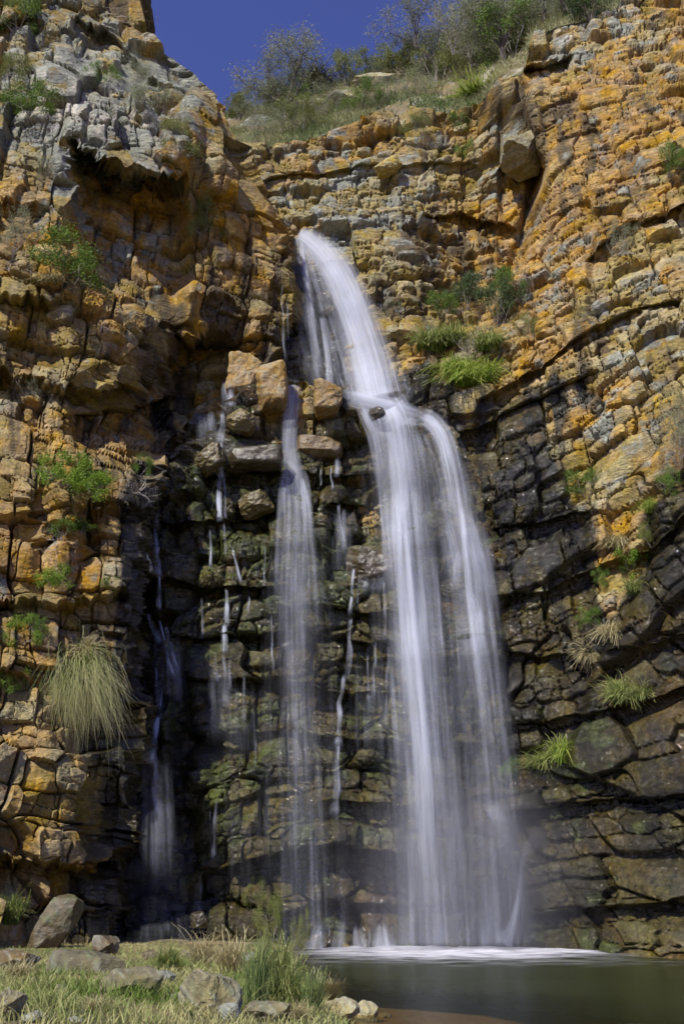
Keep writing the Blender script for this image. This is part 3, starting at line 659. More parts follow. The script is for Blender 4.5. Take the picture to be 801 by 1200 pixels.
falls('waterfall', [thr(270, 446, 482, 9, .6), thr(264, 444, 486, 7, .5), thr(261, 482, 520, 8, .75), thr(259, 516, 566, 6, .7), thr(257, 560, 612, 7, .8), thr(262, 560, 612, 5, .5), veil(242, 482, 524, 26, .35),
    thr(246, 620, 668, 4, .65), thr(262, 612, 650, 4, .4), thr(272, 640, 684, 4, .6, .25), thr(265, 688, 736, 5, .7), thr(263, 730, 766, 7, .8), thr(252, 762, 800, 4, .5), thr(262, 764, 830, 6, .6), thr(270, 768, 810, 4, .5), veil(258, 770, 880, 34, .2)],
    'thin broken trickle stepping down ledges below the tall golden block', 'trickle', GR)
falls('waterfall', [thr(184, 604, 650, 5, .6), thr(186, 640, 676, 7, .7), thr(172, 646, 672, 5, .5, .3), thr(187, 672, 716, 5, .6), thr(174, 716, 756, 6, .7, .4), thr(186, 724, 800, 5, .7, .22), thr(194, 732, 806, 5, .6, .16),
    thr(182, 740, 830, 5, .55), thr(190, 790, 850, 6, .65), thr(186, 838, 900, 8, .75, -.12), thr(180, 880, 960, 8, .6), veil(196, 740, 830, 34, .3), veil(182, 880, 1040, 40, .28), veil(186, 960, 1112, 60, .2)],
    'leftmost trickle fanning over dark rocks into the shaded recess', 'trickle', GR)
falls('waterfall', [thr(416, 652, 726, 5, .75, -.05), thr(411, 724, 800, 6, .7, -.1), thr(403, 790, 880, 7, .65, -.08), thr(396, 870, 960, 8, .45, -.05), thr(428, 650, 690, 5, .6), thr(438, 652, 694, 5, .6), thr(447, 650, 760, 4, .5), thr(421, 664, 716, 3, .4),
    veil(434, 650, 700, 30, .35), thr(440, 752, 820, 4, .45), thr(430, 756, 840, 4, .35), thr(454, 752, 860, 6, .4), veil(430, 760, 900, 44, .15)],
    'thin trickle sheeting over the square block between the two big falls', 'trickle', GR)
falls('waterfall', [thr(400, 518, 560, 6, .65, -.15), thr(396, 590, 640, 7, .55), thr(403, 596, 650, 6, .5), thr(388, 545, 574, 3, .6), thr(376, 548, 570, 2.5, .5), veil(400, 596, 680, 24, .22)],
    'short trickle dripping past the dark hollow right of the slender middle fall', 'trickle', GR)
falls('waterfall', [thr(332, 332, 430, 3.5, .5), thr(336, 352, 400, 2.5, .35)], 'faint thread of water on dark rock left of the upper arc', 'trickle', GR)
falls('waterfall', [thr(x, y0, y1, w, d) for x, y0, y1, w, d in [(302, 560, 600, 4, .45), (292, 690, 720, 3, .4), (300, 866, 900, 3, .3), (318, 720, 790, 3, .35), (236, 700, 750, 3, .35), (286, 790, 850, 4, .3), (310, 640, 700, 3, .35)]] + [veil(290, 800, 900, 60, .10), veil(300, 910, 1060, 80, .08)],
    'scattered fine drips seeping over mossy terraces left of the slender middle fall', 'drips')
falls('waterfall', [S((648, 962, 14, .12), (630, 978, 16, .25), (616, 1002, 12, .4), (610, 1034, 8, .5), (605, 1062, 9, .8), (598, 1088, 14, .9), (584, 1112, 36, 1), name='strand', off=.3, fadestart=.3),
    S((600, 1000, 40, .12), (600, 1050, 50, .2), (590, 1112, 70, .3), name='veil', off=.4, fadestart=.4)], 'small side cascade sliding in from the right to meet the pool beside the main fall', 'cascade')
falls('waterfall', [S((384, 1076, 10, .2), (374, 1092, 16, .5), (368, 1116, 26, .7), name='veil', off=.35, fadestart=.4), S((402, 1074, 8, .3), (398, 1092, 12, .4), (394, 1116, 20, .5), name='veil', off=.35, fadestart=.4),
    S((420, 1080, 12, .3), (420, 1096, 14, .5), (424, 1116, 24, .7), name='veil', off=.35, fadestart=.4), S((446, 1078, 16, .3), (448, 1094, 20, .6), (452, 1116, 34, .8), name='veil', off=.35, fadestart=.3),
    thr(376, 1090, 1114, 4, .7), thr(416, 1084, 1112, 4, .7), thr(444, 1082, 1112, 5, .7), thr(386, 1086, 1112, 3, .5), thr(432, 1084, 1112, 3, .5)],
 'low cascade over small dark boulders at the foot of the falls', 'cascade')
falls('waterfall', [thr(254, 936, 1010, 5, .45, -.05), thr(246, 946, 1000, 3, .35)], 'faint dribble beside the green moss streak low on the left terraces', 'trickle', GR)
falls('waterfall', [thr(236, 1034, 1072, 5, .5, -.1), thr(230, 1044, 1090, 5, .35)], 'tiny spout low in the dark recess near the bank', 'trickle', GR)

# foam on the pool where the falls land
def foam():
    m, nt, b = nodes('foam'); L = nt.links.new; out = nt.nodes['Material Output']
    b.inputs['Base Color'].default_value = (.6, .6, .64, 1); b.inputs['Roughness'].default_value = .8
    a = N(nt, 'ShaderNodeAttribute', attribute_name='Dens'); tc = N(nt, 'ShaderNodeTexCoord'); mp = N(nt, 'ShaderNodeMapping'); mp.inputs['Scale'].default_value = (.5, 1.6, 1); L(tc.outputs['Object'], mp.inputs[0])
    nz = N(nt, 'ShaderNodeTexNoise'); nz.inputs['Scale'].default_value = 1.6; nz.inputs['Detail'].default_value = 5; L(mp.outputs[0], nz.inputs[0])
    r = N(nt, 'ShaderNodeMapRange'); r.inputs[1].default_value = .3; r.inputs[2].default_value = .7; r.inputs[3].default_value = -.6; r.inputs[4].default_value = .25; L(nz.outputs['Fac'], r.inputs[0])
    ad = N(nt, 'ShaderNodeMath', operation='MULTIPLY_ADD'); L(r.outputs[0], ad.inputs[0]); ad.inputs[1].default_value = 1; L(a.outputs['Fac'], ad.inputs[2])
    mm = N(nt, 'ShaderNodeMath', operation='MULTIPLY', use_clamp=True); L(ad.outputs[0], mm.inputs[0]); 
    st = N(nt, 'ShaderNodeMapRange', interpolation_type='SMOOTHSTEP'); st.inputs[1].default_value = 0; st.inputs[2].default_value = .9; L(a.outputs['Fac'], st.inputs[0]); L(st.outputs[0], mm.inputs[1])
    tr = N(nt, 'ShaderNodeBsdfTransparent'); ms = N(nt, 'ShaderNodeMixShader'); L(mm.outputs[0], ms.inputs[0]); L(tr.outputs[0], ms.inputs[1]); L(b.outputs[0], ms.inputs[2]); L(ms.outputs[0], out.inputs['Surface'])
    x, y = np.meshgrid(np.linspace(-4, 13, 170), np.linspace(24, 38, 140))
    d = np.zeros(x.shape)
    for (cx, cyy, rx, ry, k) in [(3.6, 36, 4.8, 2.6, 1.3), (3.6, 33.2, 5.2, 3.6, 1.15), (6.6, 34.4, 2.8, 2.4, 1.1), (.6, 34, 2.6, 2.4, .9), (8.6, 33, 3.4, 1.2, .45), (4.0, 30, 7, 2.8, .5)]:
        d = np.maximum(d, k*np.exp(-((x-cx)/rx)**2-((y-cyy)/ry)**2))
    z = .03 + .06*d*(.5+fbm(x*1.2, y*1.5, 3, 2))
    o = obj('foam', new_mesh('foam', np.stack([x, y, z], -1).reshape(-1, 3), gridfaces(*x.shape)[:, ::-1], m, attrs={'Dens': d}, smooth=True))
    tag(o, 'white foam spreading on the pool where the falls land', 'foam', kind='stuff')
foam()
# drifting spray at the foot of the falls
def mist():
    m = bpy.data.materials.new('spray'); m.use_nodes = True; nt = m.node_tree; nt.nodes.clear(); L = nt.links.new
    out = nt.nodes.new('ShaderNodeOutputMaterial'); pv = nt.nodes.new('ShaderNodeVolumePrincipled'); pv.inputs['Color'].default_value = (.9, .9, 1, 1); pv.inputs['Anisotropy'].default_value = .2
    tc = nt.nodes.new('ShaderNodeTexCoord'); ln = N(nt, 'ShaderNodeVectorMath', operation='LENGTH'); L(tc.outputs['Object'], ln.inputs[0])
    r = N(nt, 'ShaderNodeMapRange', interpolation_type='SMOOTHSTEP'); r.inputs[1].default_value = 1; r.inputs[2].default_value = .1; r.inputs[4].default_value = .24; L(ln.outputs['Value'], r.inputs[0])
    L(r.outputs[0], pv.inputs['Density']); L(pv.outputs[0], out.inputs['Volume'])
    import bmesh
    bm = bmesh.new(); bmesh.ops.create_icosphere(bm, subdivisions=3, radius=1); me = bpy.data.meshes.new('mist'); bm.to_mesh(me); bm.free(); me.materials.append(m)
    o = obj('mist', me, loc=(4.2, 35.0, 2.2)); o.scale = (5.5, 2.2, 5.0)
    tag(o, 'soft spray drifting around the foot of the main fall', 'mist', kind='stuff')
mist()

# ------------------------------------------------------------------ plants
def tubes(segs, sides=4):
    V = []; Q = []
    for (a, b, r0, r1) in segs:
        a = np.array(a); b = np.array(b); t = b-a; l = np.linalg.norm(t)+1e-9; t = t/l
        s = np.cross(t, [0, 0, 1.0] if abs(t[2]) < .9 else [1.0, 0, 0]); s /= np.linalg.norm(s); q = np.cross(t, s); o = len(V)
        for c, r in ((a, r0), (b, r1)):
            for k in range(sides):
                an = 2*math.pi*k/sides; V.append(c + r*(math.cos(an)*s+math.sin(an)*q))
        for k in range(sides): Q.append((o+k, o+(k+1) % sides, o+sides+(k+1) % sides, o+sides+k))
    return np.array(V), np.array(Q)
def skeleton(h, spread, n0=5, depth=3, kids=3, curl=.35, r=.03, up=.5, rg=None, trunk=0.0, droop=0.0):
    rg = rg or random.Random(1); segs = []; tips = []
    def grow(p, d, L, r, lev):
        k = 3
        for i in range(k):
            d = np.array(d) + np.array([rg.gauss(0, curl), rg.gauss(0, curl), rg.gauss(0, curl)+up*.2-droop*(depth-lev < 1)])*.6; d /= np.linalg.norm(d)
            q = p + d*L/k; r2 = r*(1-.25*(i+1)/k*1.0); segs.append((p, q, r*(1-.2*i/k), r2)); p = q
            if lev < depth and (i > 0 or lev > 0):
                if rg.random() < .75:
                    dd = d + np.array([rg.gauss(0, spread), rg.gauss(0, spread), rg.gauss(.1, spread*.6)]); dd /= np.linalg.norm(dd); grow(p, dd, L*rg.uniform(.5, .8), r2*.6, lev+1)
        if lev >= depth: tips.append(p); return
        for _ in range(kids-1):
            dd = d + np.array([rg.gauss(0, spread), rg.gauss(0, spread), rg.gauss(.1, spread*.6)]); dd /= np.linalg.norm(dd); grow(p, dd, L*rg.uniform(.5, .8), r2*.6, lev+1)
    p0 = np.zeros(3)
    if trunk > 0:
        q = np.array([rg.uniform(-.1, .1)*trunk, 0, trunk]); m_ = q*.5+np.array([rg.uniform(-.06, .06)*trunk, 0, 0]); segs.append((p0, m_, r*1.5, r*1.25)); segs.append((m_, q, r*1.25, r)); p0 = q
    for k in range(n0):
        a = 2*math.pi*(k+rg.random()*.6)/n0; d = np.array([math.cos(a)*spread, math.sin(a)*spread, up+.35+rg.uniform(-.2, .2)]); d /= np.linalg.norm(d)
        grow(p0, d, (h-trunk)*.5, r*.7, 1)
    return segs, np.array(tips)
def leafcloud(centers, n, rad, size, g, aspect=2.2, hang=0.0):
    idx = g.integers(0, len(centers), n); c = centers[idx] + g.normal(0, 1, (n, 3))*rad*np.array([1, 1, .75])
    a = g.normal(0, 1, (n, 3)); a[:, 2] = a[:, 2]*(1-hang*.5)-hang*1.5; a /= np.linalg.norm(a, axis=1, keepdims=True)
    b = np.cross(a, g.normal(0, 1, (n, 3))); b /= np.linalg.norm(b, axis=1, keepdims=True)+1e-9
    s = size*g.uniform(.6, 1.3, (n, 1))
    V = np.stack([c-a*s, c+b*s/aspect, c+a*s, c-b*s/aspect], 1).reshape(-1, 3)
    ct = g.random(len(centers)); tone = np.clip(.55*g.random(n)+.45*ct[idx], 0, 1)
    return V, np.arange(n*4).reshape(n, 4), np.repeat(tone, 4)
def fit(V, hh, ww=None):
    return V
CACHE = {}
def shrub_mesh(kind, var):
    """unit-height plants, (stem mesh, foliage mesh)"""
    key = (kind, var)
    if key in CACHE: return CACHE[key]
    rg = random.Random(hash(key) & 0 or (sum(map(ord, kind))*31+var)); g = np.random.default_rng(sum(map(ord, kind))*17+var)
    K = dict(  # n0,depth,kids,spread,curl,up,trunk,r | leaves, cluster, size, aspect, hang, leafmat, stemmat, droop
        leafy=(6, 2, 3, .8, .35, .55, 0, .016, 6000, .10, .022, 1.9, 0, M_GREEN, M_TWIG, 0),
        bright=(6, 2, 3, 1.0, .4, .35, 0, .014, 4200, .11, .030, 1.6, 0, M_BRIGHT, M_TWIG, 0),
        dark=(6, 2, 3, .75, .35, .6, 0, .018, 7000, .10, .022, 1.9, 0, M_DARK, M_TWIG, 0),
        grey=(7, 3, 2, .8, .45, .5, 0, .012, 5000, .09, .019, 2.6, 0, M_GREYGREEN, M_TWIG, 0),
        olive=(6, 2, 3, .9, .4, .5, 0, .014, 6000, .10, .021, 2.2, 0, M_OLIVE, M_TWIG, 0),
        sparse=(6, 3, 2, .7, .5, .6, 0, .012, 1500, .07, .022, 2.6, .2, M_GREYGREEN, M_TWIG, 0),
        wispy=(4, 4, 3, .6, .3, .7, .28, .022, 11000, .05, .018, 6.0, .3, M_GREYGREEN, M_BARK, .1),
        gum=(4, 4, 3, .6, .35, .6, .22, .022, 7000, .05, .022, 3.2, .5, M_OLIVE, M_BARK, .1),
        round=(7, 2, 3, .8, .3, .6, .12, .022, 6500, .085, .020, 2.0, 0, M_OLIVE, M_BARK, 0),
        bare=(4, 4, 3, .55, .4, .7, .2, .018, 2400, .05, .016, 4.0, .3, M_GREYGREEN, M_TWIG, 0))[kind]
    n0, dp, kids, sp_, curl, up, trunk, r, nl, cr_, ls, asp, hang, lm, sm, droop = K
    segs, tips = skeleton(1.0, sp_, n0, dp, kids, curl, r, up, rg, trunk, droop)
    if len(tips) > 400: tips = tips[::len(tips)//400+1]
    zmax = np.percentile(tips[:, 2], 97); f = (1-.04)/max(zmax, .2)
    V, Q = tubes([(np.array(a)*f, np.array(b)*f, c, d) for a, b, c, d in segs]); tips = tips*f
    nm = ('trunk', 'crown') if kind in ('wispy', 'gum', 'round', 'bare') else ('stem', 'foliage')
    st = new_mesh(nm[0], V, Q, sm, attrs={'Tone': np.repeat(g.random(len(V)//8), 8)})
    LV, LQ, LT = leafcloud(tips, nl, cr_, ls, g, asp, hang)
    fo = new_mesh(nm[1], LV, LQ, lm, attrs={'Tone': LT})
    CACHE[key] = (nm, st, fo, np.ptp(tips[:, 0])+.15)
    return CACHE[key]
def plant(name, kind, var, px, py, h, label, cat, w=None, tilt=0, group=None, sink=.06, at=None, back=0):
    p, n = hit(px, py) if at is None else (at, Vector((0, -1, 0)))
    s = mpp(p)
    if name == 'shrub': h = h*1.25; w = w*1.3 if w else None
    nm, st, fo, ww = shrub_mesh(kind, var)
    if back: p = p + Vector(raydir(px, py)).normalized()*back
    e = empty(name, p + Vector((0, .12, -sink*h*s)), label, cat, group)
    H = h*s*1.08; W = (w if w else h)*s/ww
    e.scale = (W, W, H); e.rotation_euler = (R(tilt), 0, random.Random(int(px*7+py)).uniform(0, 6.28) if not tilt else 0)
    obj(nm[0], st, e); obj(nm[1], fo, e)
    return e
def grass_mesh(var, n=260, mat=None, spread=.25, droop=.7, width=.012, lean=(0, 0), hjit=.4, segs=5, straw=.5, bands=None):
    key = ('g', var, n, mat.name, spread, droop, width)
    if key in CACHE: return CACHE[key]
    g = np.random.default_rng(100+var); t = np.linspace(0, 1, segs+1)
    b = g.normal(0, 1, (n, 2))*spread*.35; az = g.uniform(0, 2*math.pi, n)
    out = g.uniform(.15, 1, n)*spread*1.6; hh = g.uniform(1-hjit, 1, n); dr = droop*g.uniform(.4, 1.3, n)
    dx = np.cos(az)*out + lean[0]; dy = np.sin(az)*out + lean[1]
    X = b[:, 0, None] + dx[:, None]*(t+.9*dr[:, None]*t**2.4); Yc = b[:, 1, None]*.6 + dy[:, None]*(t+.9*dr[:, None]*t**2.4)
    Zc = hh[:, None]*(t*1.15 - dr[:, None]*t**2.6)
    X = X + (g.normal(0, .07, (n, 1))*t + g.normal(0, .05, (n, 1))*np.sin(t*3.3))*(.5+spread*2)
    wx = -np.sin(az)[:, None]*width*(1-t**2*.92); wy = np.cos(az)[:, None]*width*(1-t**2*.92)
    wx = wx + (g.random((n, 1))-.5)*width
    A = np.stack([X-wx, Yc-wy, Zc], -1); B = np.stack([X+wx, Yc+wy, Zc], -1)
    V = np.stack([A, B], 2).reshape(n, -1, 3); m_ = V.shape[1]
    q = np.array([[2*i, 2*i+1, 2*i+3, 2*i+2] for i in range(segs)])
    Q = (q[None]+np.arange(n)[:, None, None]*m_).reshape(-1, 4)
    tone = np.clip(.15+straw*np.repeat(t, 2)[None]*1.1 + g.normal(0, .25, (n, 1)), 0, 1)
    me = new_mesh('grass_tuft', V.reshape(-1, 3), Q, mat, attrs={'Tone': tone.ravel()}); CACHE[key] = me; return me
def tuft(name, me, px, py, h, label, cat='grass', w=None, tilt=0, group=None, at=None, rz=None):
    p, n = hit(px, py) if at is None else (at, None); s = mpp(p)
    o = obj(name, me, loc=p + Vector((0, .05, -.03*h*s))); o.scale = ((w or h)*s, (w or h)*s, h*s); o.rotation_euler = (R(tilt), 0, rz or 0)
    return tag(o, label, cat, group)

M_GRS = leaf_mat('grass_fine', (.11, .19, .03), (.42, .42, .16), .35); M_GRB = leaf_mat('grass_bright', (.17, .30, .03), (.46, .50, .12), .4)
G_GREEN = lambda v: grass_mesh(v, 480, M_GRS, .30, .8, .009, hjit=.6)
G_BRIGHT = lambda v: grass_mesh(v, 480, M_GRB, .30, .9, .009, hjit=.6)
G_STRAW = lambda v: grass_mesh(v, 420, M_STRAW, .28, 1.1, .008, hjit=.6)

# trees and shrubs along the skyline
trees = [
 ('tree', 'wispy', 1, 334, 142, 108, 'wispy grey green casuarina tree standing alone against the blue sky', 'tree', 110, 1.0),
 ('tree', 'gum', 2, 280, 142, 38, 'small flat topped tree leaning over the notch at the left end of the hillside', 'tree', 52, 1.0),
 ('tree', 'round', 3, 406, 104, 54, 'dense round topped olive green bushy tree beside the grass tree', 'tree', 52, 0),
 ('tree', 'round', 4, 441, 96, 46, 'rounded olive tree on the skyline just right of the densest round one', 'tree', 46, 0),
 ('tree', 'gum', 5, 474, 92, 44, 'low olive tree on the skyline between round trees and bare branches', 'tree', 54, 0),
 ('tree', 'wispy', 6, 512, 96, 112, 'airy grey tree reaching into the sky left of the taller one', 'tree', 110, 0),
 ('tree', 'bare', 7, 552, 84, 150, 'tall half bare grey tree with thin crown at the upper edge of the photo', 'tree', 130, 0),
 ('tree', 'wispy', 8, 590, 76, 130, 'feathery pale green tree crowding above the corner of the right wall', 'tree', 120, 0),
 ('tree', 'gum', 9, 638, 28, 110, 'dark trunked leaning tree on the rim of the right wall', 'tree', 90, 0),
 ('tree', 'wispy', 10, 672, 24, 60, 'drooping fine leaved tree on the rim next to the dark shrub', 'tree', 70, 0)]
for (nm, k, v, px, py, h, lab, cat, w, b_) in trees: plant(nm, k, v, px, py, h, lab, cat, w, back=.0)
hill = [
 ('dark', 1, 693, 22, 34, 'dark dense shrub sitting on the rim of the right wall', 40), ('grey', 1, 300, 158, 34, 'grey green shrub at the left foot of the hillside', 44),
 ('grey', 2, 330, 160, 36, 'grey shrub below the lone wispy tree', 50), ('olive', 1, 356, 156, 34, 'olive shrub left of the long grass on the cliff rim', 44),
 ('leafy', 1, 352, 124, 26, 'small green shrub at the foot of the lone wispy tree', 34), ('grey', 3, 385, 138, 32, 'pale grey shrub under the weathered ledge', 46),
 ('leafy', 2, 424, 130, 26, 'green shrub in front of the pale outcrop', 40), ('grey', 4, 455, 122, 30, 'grey shrub to the right of the pale outcrop', 44),
 ('grey', 5, 488, 112, 34, 'grey shrub halfway along the hillside above the cracked wall', 46), ('olive', 2, 515, 98, 40, 'olive scrub bush right of the hillside middle', 50),
 ('sparse', 1, 498, 84, 44, 'twiggy pale bush on the bare skyline', 54), ('olive', 3, 548, 82, 40, 'olive bush above the bright green slope', 50),
 ('grey', 6, 572, 74, 48, 'tall grey bush above the bright green slope', 56), ('leafy', 3, 603, 66, 44, 'green bush tucked behind the wall corner', 50),
 ('grey', 7, 622, 40, 40, 'grey bush overhanging the top corner of the orange wall', 50), ('sparse', 2, 530, 60, 50, 'thin pale scrub high on the slope', 60),
 ('olive', 4, 575, 44, 44, 'olive scrub high on the slope near the photo top', 60), ('grey', 8, 606, 30, 46, 'grey scrub just left of the dark leaning trunk', 54),
 ('leafy', 4, 552, 156, 26, 'green tuft shrub in the gully at the top of the back wall', 30), ('leafy', 5, 547, 190, 24, 'green sprig in the gully below the rim', 24),
 ('sparse', 3, 660, 20, 46, 'thin scrub along the rim of the orange wall', 60), ('olive', 5, 645, 12, 40, 'olive scrub right behind the leaning trunk', 50)]
for i, (k, v, px, py, h, lab, w) in enumerate(hill): plant('shrub', k, v, px, py, h, lab, 'shrub', w, group='shrubs on the hillside above the cliff')
# shrubs growing out of the walls
wallshrubs = [
 ('grey', 11, 14, 300, 54, 'grey twiggy shrub on the left edge beside the leafy one', 60, 15), ('leafy', 11, 72, 342, 48, 'green leafy shrub with bare twigs on a left ledge', 84, 15),
 ('sparse', 11, 150, 385, 22, 'little thin shrub on the golden blocks of the left wall', 26, 20), ('grey', 12, 100, 460, 52, 'grey green shrub climbing the dark crack under the golden blocks', 44, 15),
 ('leafy', 12, 38, 142, 40, 'green shrub on the upper left grey slabs', 60, 15), ('leafy', 13, 20, 40, 44, 'dark leafy shrub in the top left corner', 50, 15),
 ('leafy', 14, 117, 102, 22, 'yellow green shrub in the shadow notch of the upper ridge', 44, 15), ('grey', 13, 180, 138, 34, 'grey green shrub on the grey slabs near the ridge', 60, 15),
 ('olive', 11, 208, 180, 34, 'olive shrub at the right end of the big overhang', 34, 15), ('olive', 12, 238, 282, 44, 'olive shrub hanging in the gully of the left wall', 36, 20),
 ('grey', 14, 216, 240, 40, 'grey shrub in the gully above the hanging olive one', 28, 15), ('sparse', 12, 56, 210, 26, 'thin shrub above the overhang on the left slabs', 36, 15),
 ('bright', 11, 78, 572, 34, 'bright green fern like shrub on the mossy ledge, left part of the ledge', 52, 15), ('bright', 12, 104, 582, 26, 'bright green low plant on the mossy ledge beside the dead twigs', 44, 15),
 ('leafy', 15, 162, 560, 26, 'small blue green shrub rising behind the dead twig tangle', 28, 10), ('bright', 13, 62, 692, 26, 'small bright plant rooted in the orange rock crack', 36, 15),
 ('bright', 14, 22, 756, 30, 'bright green plant above the big tussock', 34, 15), ('bright', 15, 12, 812, 28, 'bright green plant at the left edge beside the tussock', 34, 15),
 ('leafy', 16, 128, 690, 14, 'tiny green plant on an orange block left of the trickle', 18, 15), ('leafy', 17, 88, 628, 18, 'low green plant under the mossy ledge', 50, 15),
 ('dark', 11, 584, 384, 46, 'dark green shrub on the right of the planted ledge', 46, 10), ('dark', 12, 546, 368, 46, 'bushy dark green shrub on the left of the planted ledge', 40, 10),
 ('leafy', 18, 602, 352, 34, 'light green shrub behind the darker one on the planted ledge', 34, 10), ('grey', 15, 722, 304, 40, 'dark grey twiggy shrub high on the orange wall', 44, 20),
 ('sparse', 13, 740, 140, 34, 'thin shrub on the upper right orange wall', 44, 20), ('leafy', 19, 786, 212, 36, 'green shrub on the right edge of the orange wall', 30, 15),
 ('grey', 16, 794, 545, 76, 'tall grey shrub cut by the right edge of the photo', 40, 15), ('leafy', 20, 690, 584, 30, 'small green shrub where the wet rock meets the orange streak', 44, 20),
 ('leafy', 21, 784, 580, 28, 'green shrub below the tall grey one', 24, 15), ('bright', 16, 742, 672, 30, 'bright green plant in the orange gully of the right wall', 36, 15),
 ('sparse', 14, 735, 212, 26, 'thin grey shrub halfway up the orange wall', 30, 20), ('sparse', 15, 680, 380, 22, 'wispy dry shrub on the tan wall right of the planted ledge', 30, 20),
 ('leafy', 22, 690, 740, 24, 'green sprig above the dark wet wall', 26, 15), ('olive', 13, 485, 160, 22, 'olive shrub on the cracked upper wall', 30, 20),
 ('leafy', 23, 600, 915, 22, 'mossy green plant beside the spray of the right column', 22, 15), ('sparse', 16, 745, 240, 20, 'small bare shrub over a dark notch of the orange wall', 26, 20),
 ('sparse', 17, 460, 372, 20, 'small dry shrub just right of the upper arc of the fall', 24, 15), ('olive', 14, 622, 398, 26, 'olive shrub right of the dark pair on the planted ledge', 30, 15),
 ('leafy', 24, 515, 372, 26, 'light green shrub above the left end of the planted ledge', 30, 15), ('grey', 17, 566, 424, 24, 'grey green shrub amid the grass of the planted ledge', 30, 15),
 ('leafy', 25, 706, 690, 22, 'small green sprig in the orange gully, halfway down', 22, 15), ('olive', 15, 764, 640, 30, 'olive shrub on the rim of the orange gully', 26, 15),
 ('olive', 16, 120, 208, 22, 'olive sprig under the grey upper slabs', 24, 15), ('grey', 18, 160, 96, 28, 'grey scrub on the shadowed upper ridge', 36, 15),
 ('leafy', 26, 232, 262, 26, 'green shrub in the gully above the golden columns', 24, 15), ('olive', 17, 8, 100, 36, 'olive shrub on the left edge above the grey slabs', 40, 15),
 ('sparse', 18, 30, 470, 26, 'thin dry shrub by the shaded ledge at far left', 34, 15), ('leafy', 27, 40, 745, 20, 'small green plant above the tussock crown', 26, 15)]
for (k, v, px, py, h, lab, w, tl) in wallshrubs: plant('shrub', k, v, px, py, h*.9, lab, 'shrub', w*.9, tilt=tl, group='shrubs rooted in the rock walls')

# grass clumps on the walls
for i, (me, px, py, h, w, tl, lab) in enumerate([
    (G_GREEN(1), 505, 410, 44, 50, 25, 'light green grass clump at the left end of the planted ledge'), (G_GREEN(2), 530, 404, 40, 50, 25, 'light green grass clump on the planted ledge beside dead branches'),
    (G_BRIGHT(3), 548, 452, 44, 60, 25, 'bright green grass clump at the foot of the planted ledge'), (G_BRIGHT(4), 570, 446, 40, 50, 25, 'bright green grass clump under the dark shrub'),
    (G_BRIGHT(5), 536, 440, 40, 44, 25, 'bright green grass clump beside the dead branches, lower left'), (G_GREEN(6), 572, 410, 40, 44, 25, 'green grass clump between the two dark shrubs'),
    (G_BRIGHT(7), 662, 892, 46, 40, 15, 'bright yellow green grass clump on the wet wall right of the falls'), (G_GREEN(8), 638, 900, 30, 44, 15, 'dull green grass clump beside the bright yellow green one'),
    (G_GREEN(9), 728, 822, 44, 44, 30, 'long thin grass clump under the mossy ledge of the right wall'), (G_GREEN(10), 752, 818, 34, 30, 30, 'small thin grass clump on the mossy ledge of the right wall'),
    (G_STRAW(11), 722, 640, 32, 34, 15, 'dry straw grass clump in the orange gully'), (G_STRAW(12), 716, 745, 30, 34, 25, 'dry hanging grass clump at the foot of the orange gully'),
    (G_GREEN(13), 744, 696, 30, 30, 15, 'green grass clump below the bright plant in the orange gully'), (G_STRAW(14), 690, 768, 36, 30, 60, 'dead brown grass hanging over the wet wall'),
    (G_BRIGHT(15), 762, 600, 30, 24, 15, 'green grass clump at the top of the orange gully'),
    (G_STRAW(16), 100, 765, 44, 34, 60, 'dry brown grass hanging above the big tussock'), (G_STRAW(17), 60, 330, 20, 40, 30, 'dry grass under the leafy shrub on the left ledge'),
    (G_BRIGHT(18), 560, 112, 15, 50, 0, 'bright green grass clump on the upper slope')]):
    tuft('grass_clump', me, px, py, h*1.05, lab, 'grass', w*1.15, tl, 'grass clumps on the rock walls')
# the great drooping tussock
def tussock_mesh():
    g = np.random.default_rng(44); n = 3600; segs = 10; t = np.linspace(0, 1, segs+1)[None]
    cc = g.normal(0, 1, (9, 2))*np.array([.26, .10]); ci = g.integers(0, 9, n); b = cc[ci] + g.normal(0, .05, (n, 2))
    az = R(-48) + g.normal(0, .75, n) + (cc[ci, 0]*1.2); L = g.gamma(9, .115, n)*(.75+.5*g.random(9)[ci]); f = L*g.uniform(.18, .5, n); up = L*g.uniform(.15, .62, n); dn = L*g.uniform(.5, 1.35, n)
    h = f[:, None]*(t*1.5 - .5*t**2); sw = g.normal(0, .09, (n, 1))*t**2*3 + g.normal(0, .03, (n, 1))*np.sin(t*g.uniform(3, 9, (n, 1)))
    X = b[:, 0, None] + np.cos(az)[:, None]*h*1.1 + sw; Y = b[:, 1, None] + np.sin(az)[:, None]*h; Z = up[:, None]*np.sin(np.minimum(t*2.6, 1.57)) - dn[:, None]*np.clip(t-.25, 0, 1)**1.35 + g.normal(0, .02, (n, 1))
    w = .0048*(1-t**2*.9); A = np.stack([X-w, Y, Z], -1); B_ = np.stack([X+w, Y+.002, Z], -1); V = np.stack([A, B_], 2).reshape(n, -1, 3); m_ = V.shape[1]
    q = np.array([[2*i, 2*i+1, 2*i+3, 2*i+2] for i in range(segs)]); Q = (q[None]+np.arange(n)[:, None, None]*m_).reshape(-1, 4)
    tone = np.clip(-.38+np.repeat(t, 2, 1)*1.25 + g.normal(0, .28, (n, 1)) + .5*(b[:, 0, None]), 0, 1)
    return new_mesh('grass_tussock', V.reshape(-1, 3), Q, M_TUSS, attrs={'Tone': tone.ravel()})
tm = tussock_mesh()
tuft('grass_tussock', tm, 78, 812, 62, 'huge drooping tussock with green crown and long blond blades on the left wall', 'tussock', 58, 0)
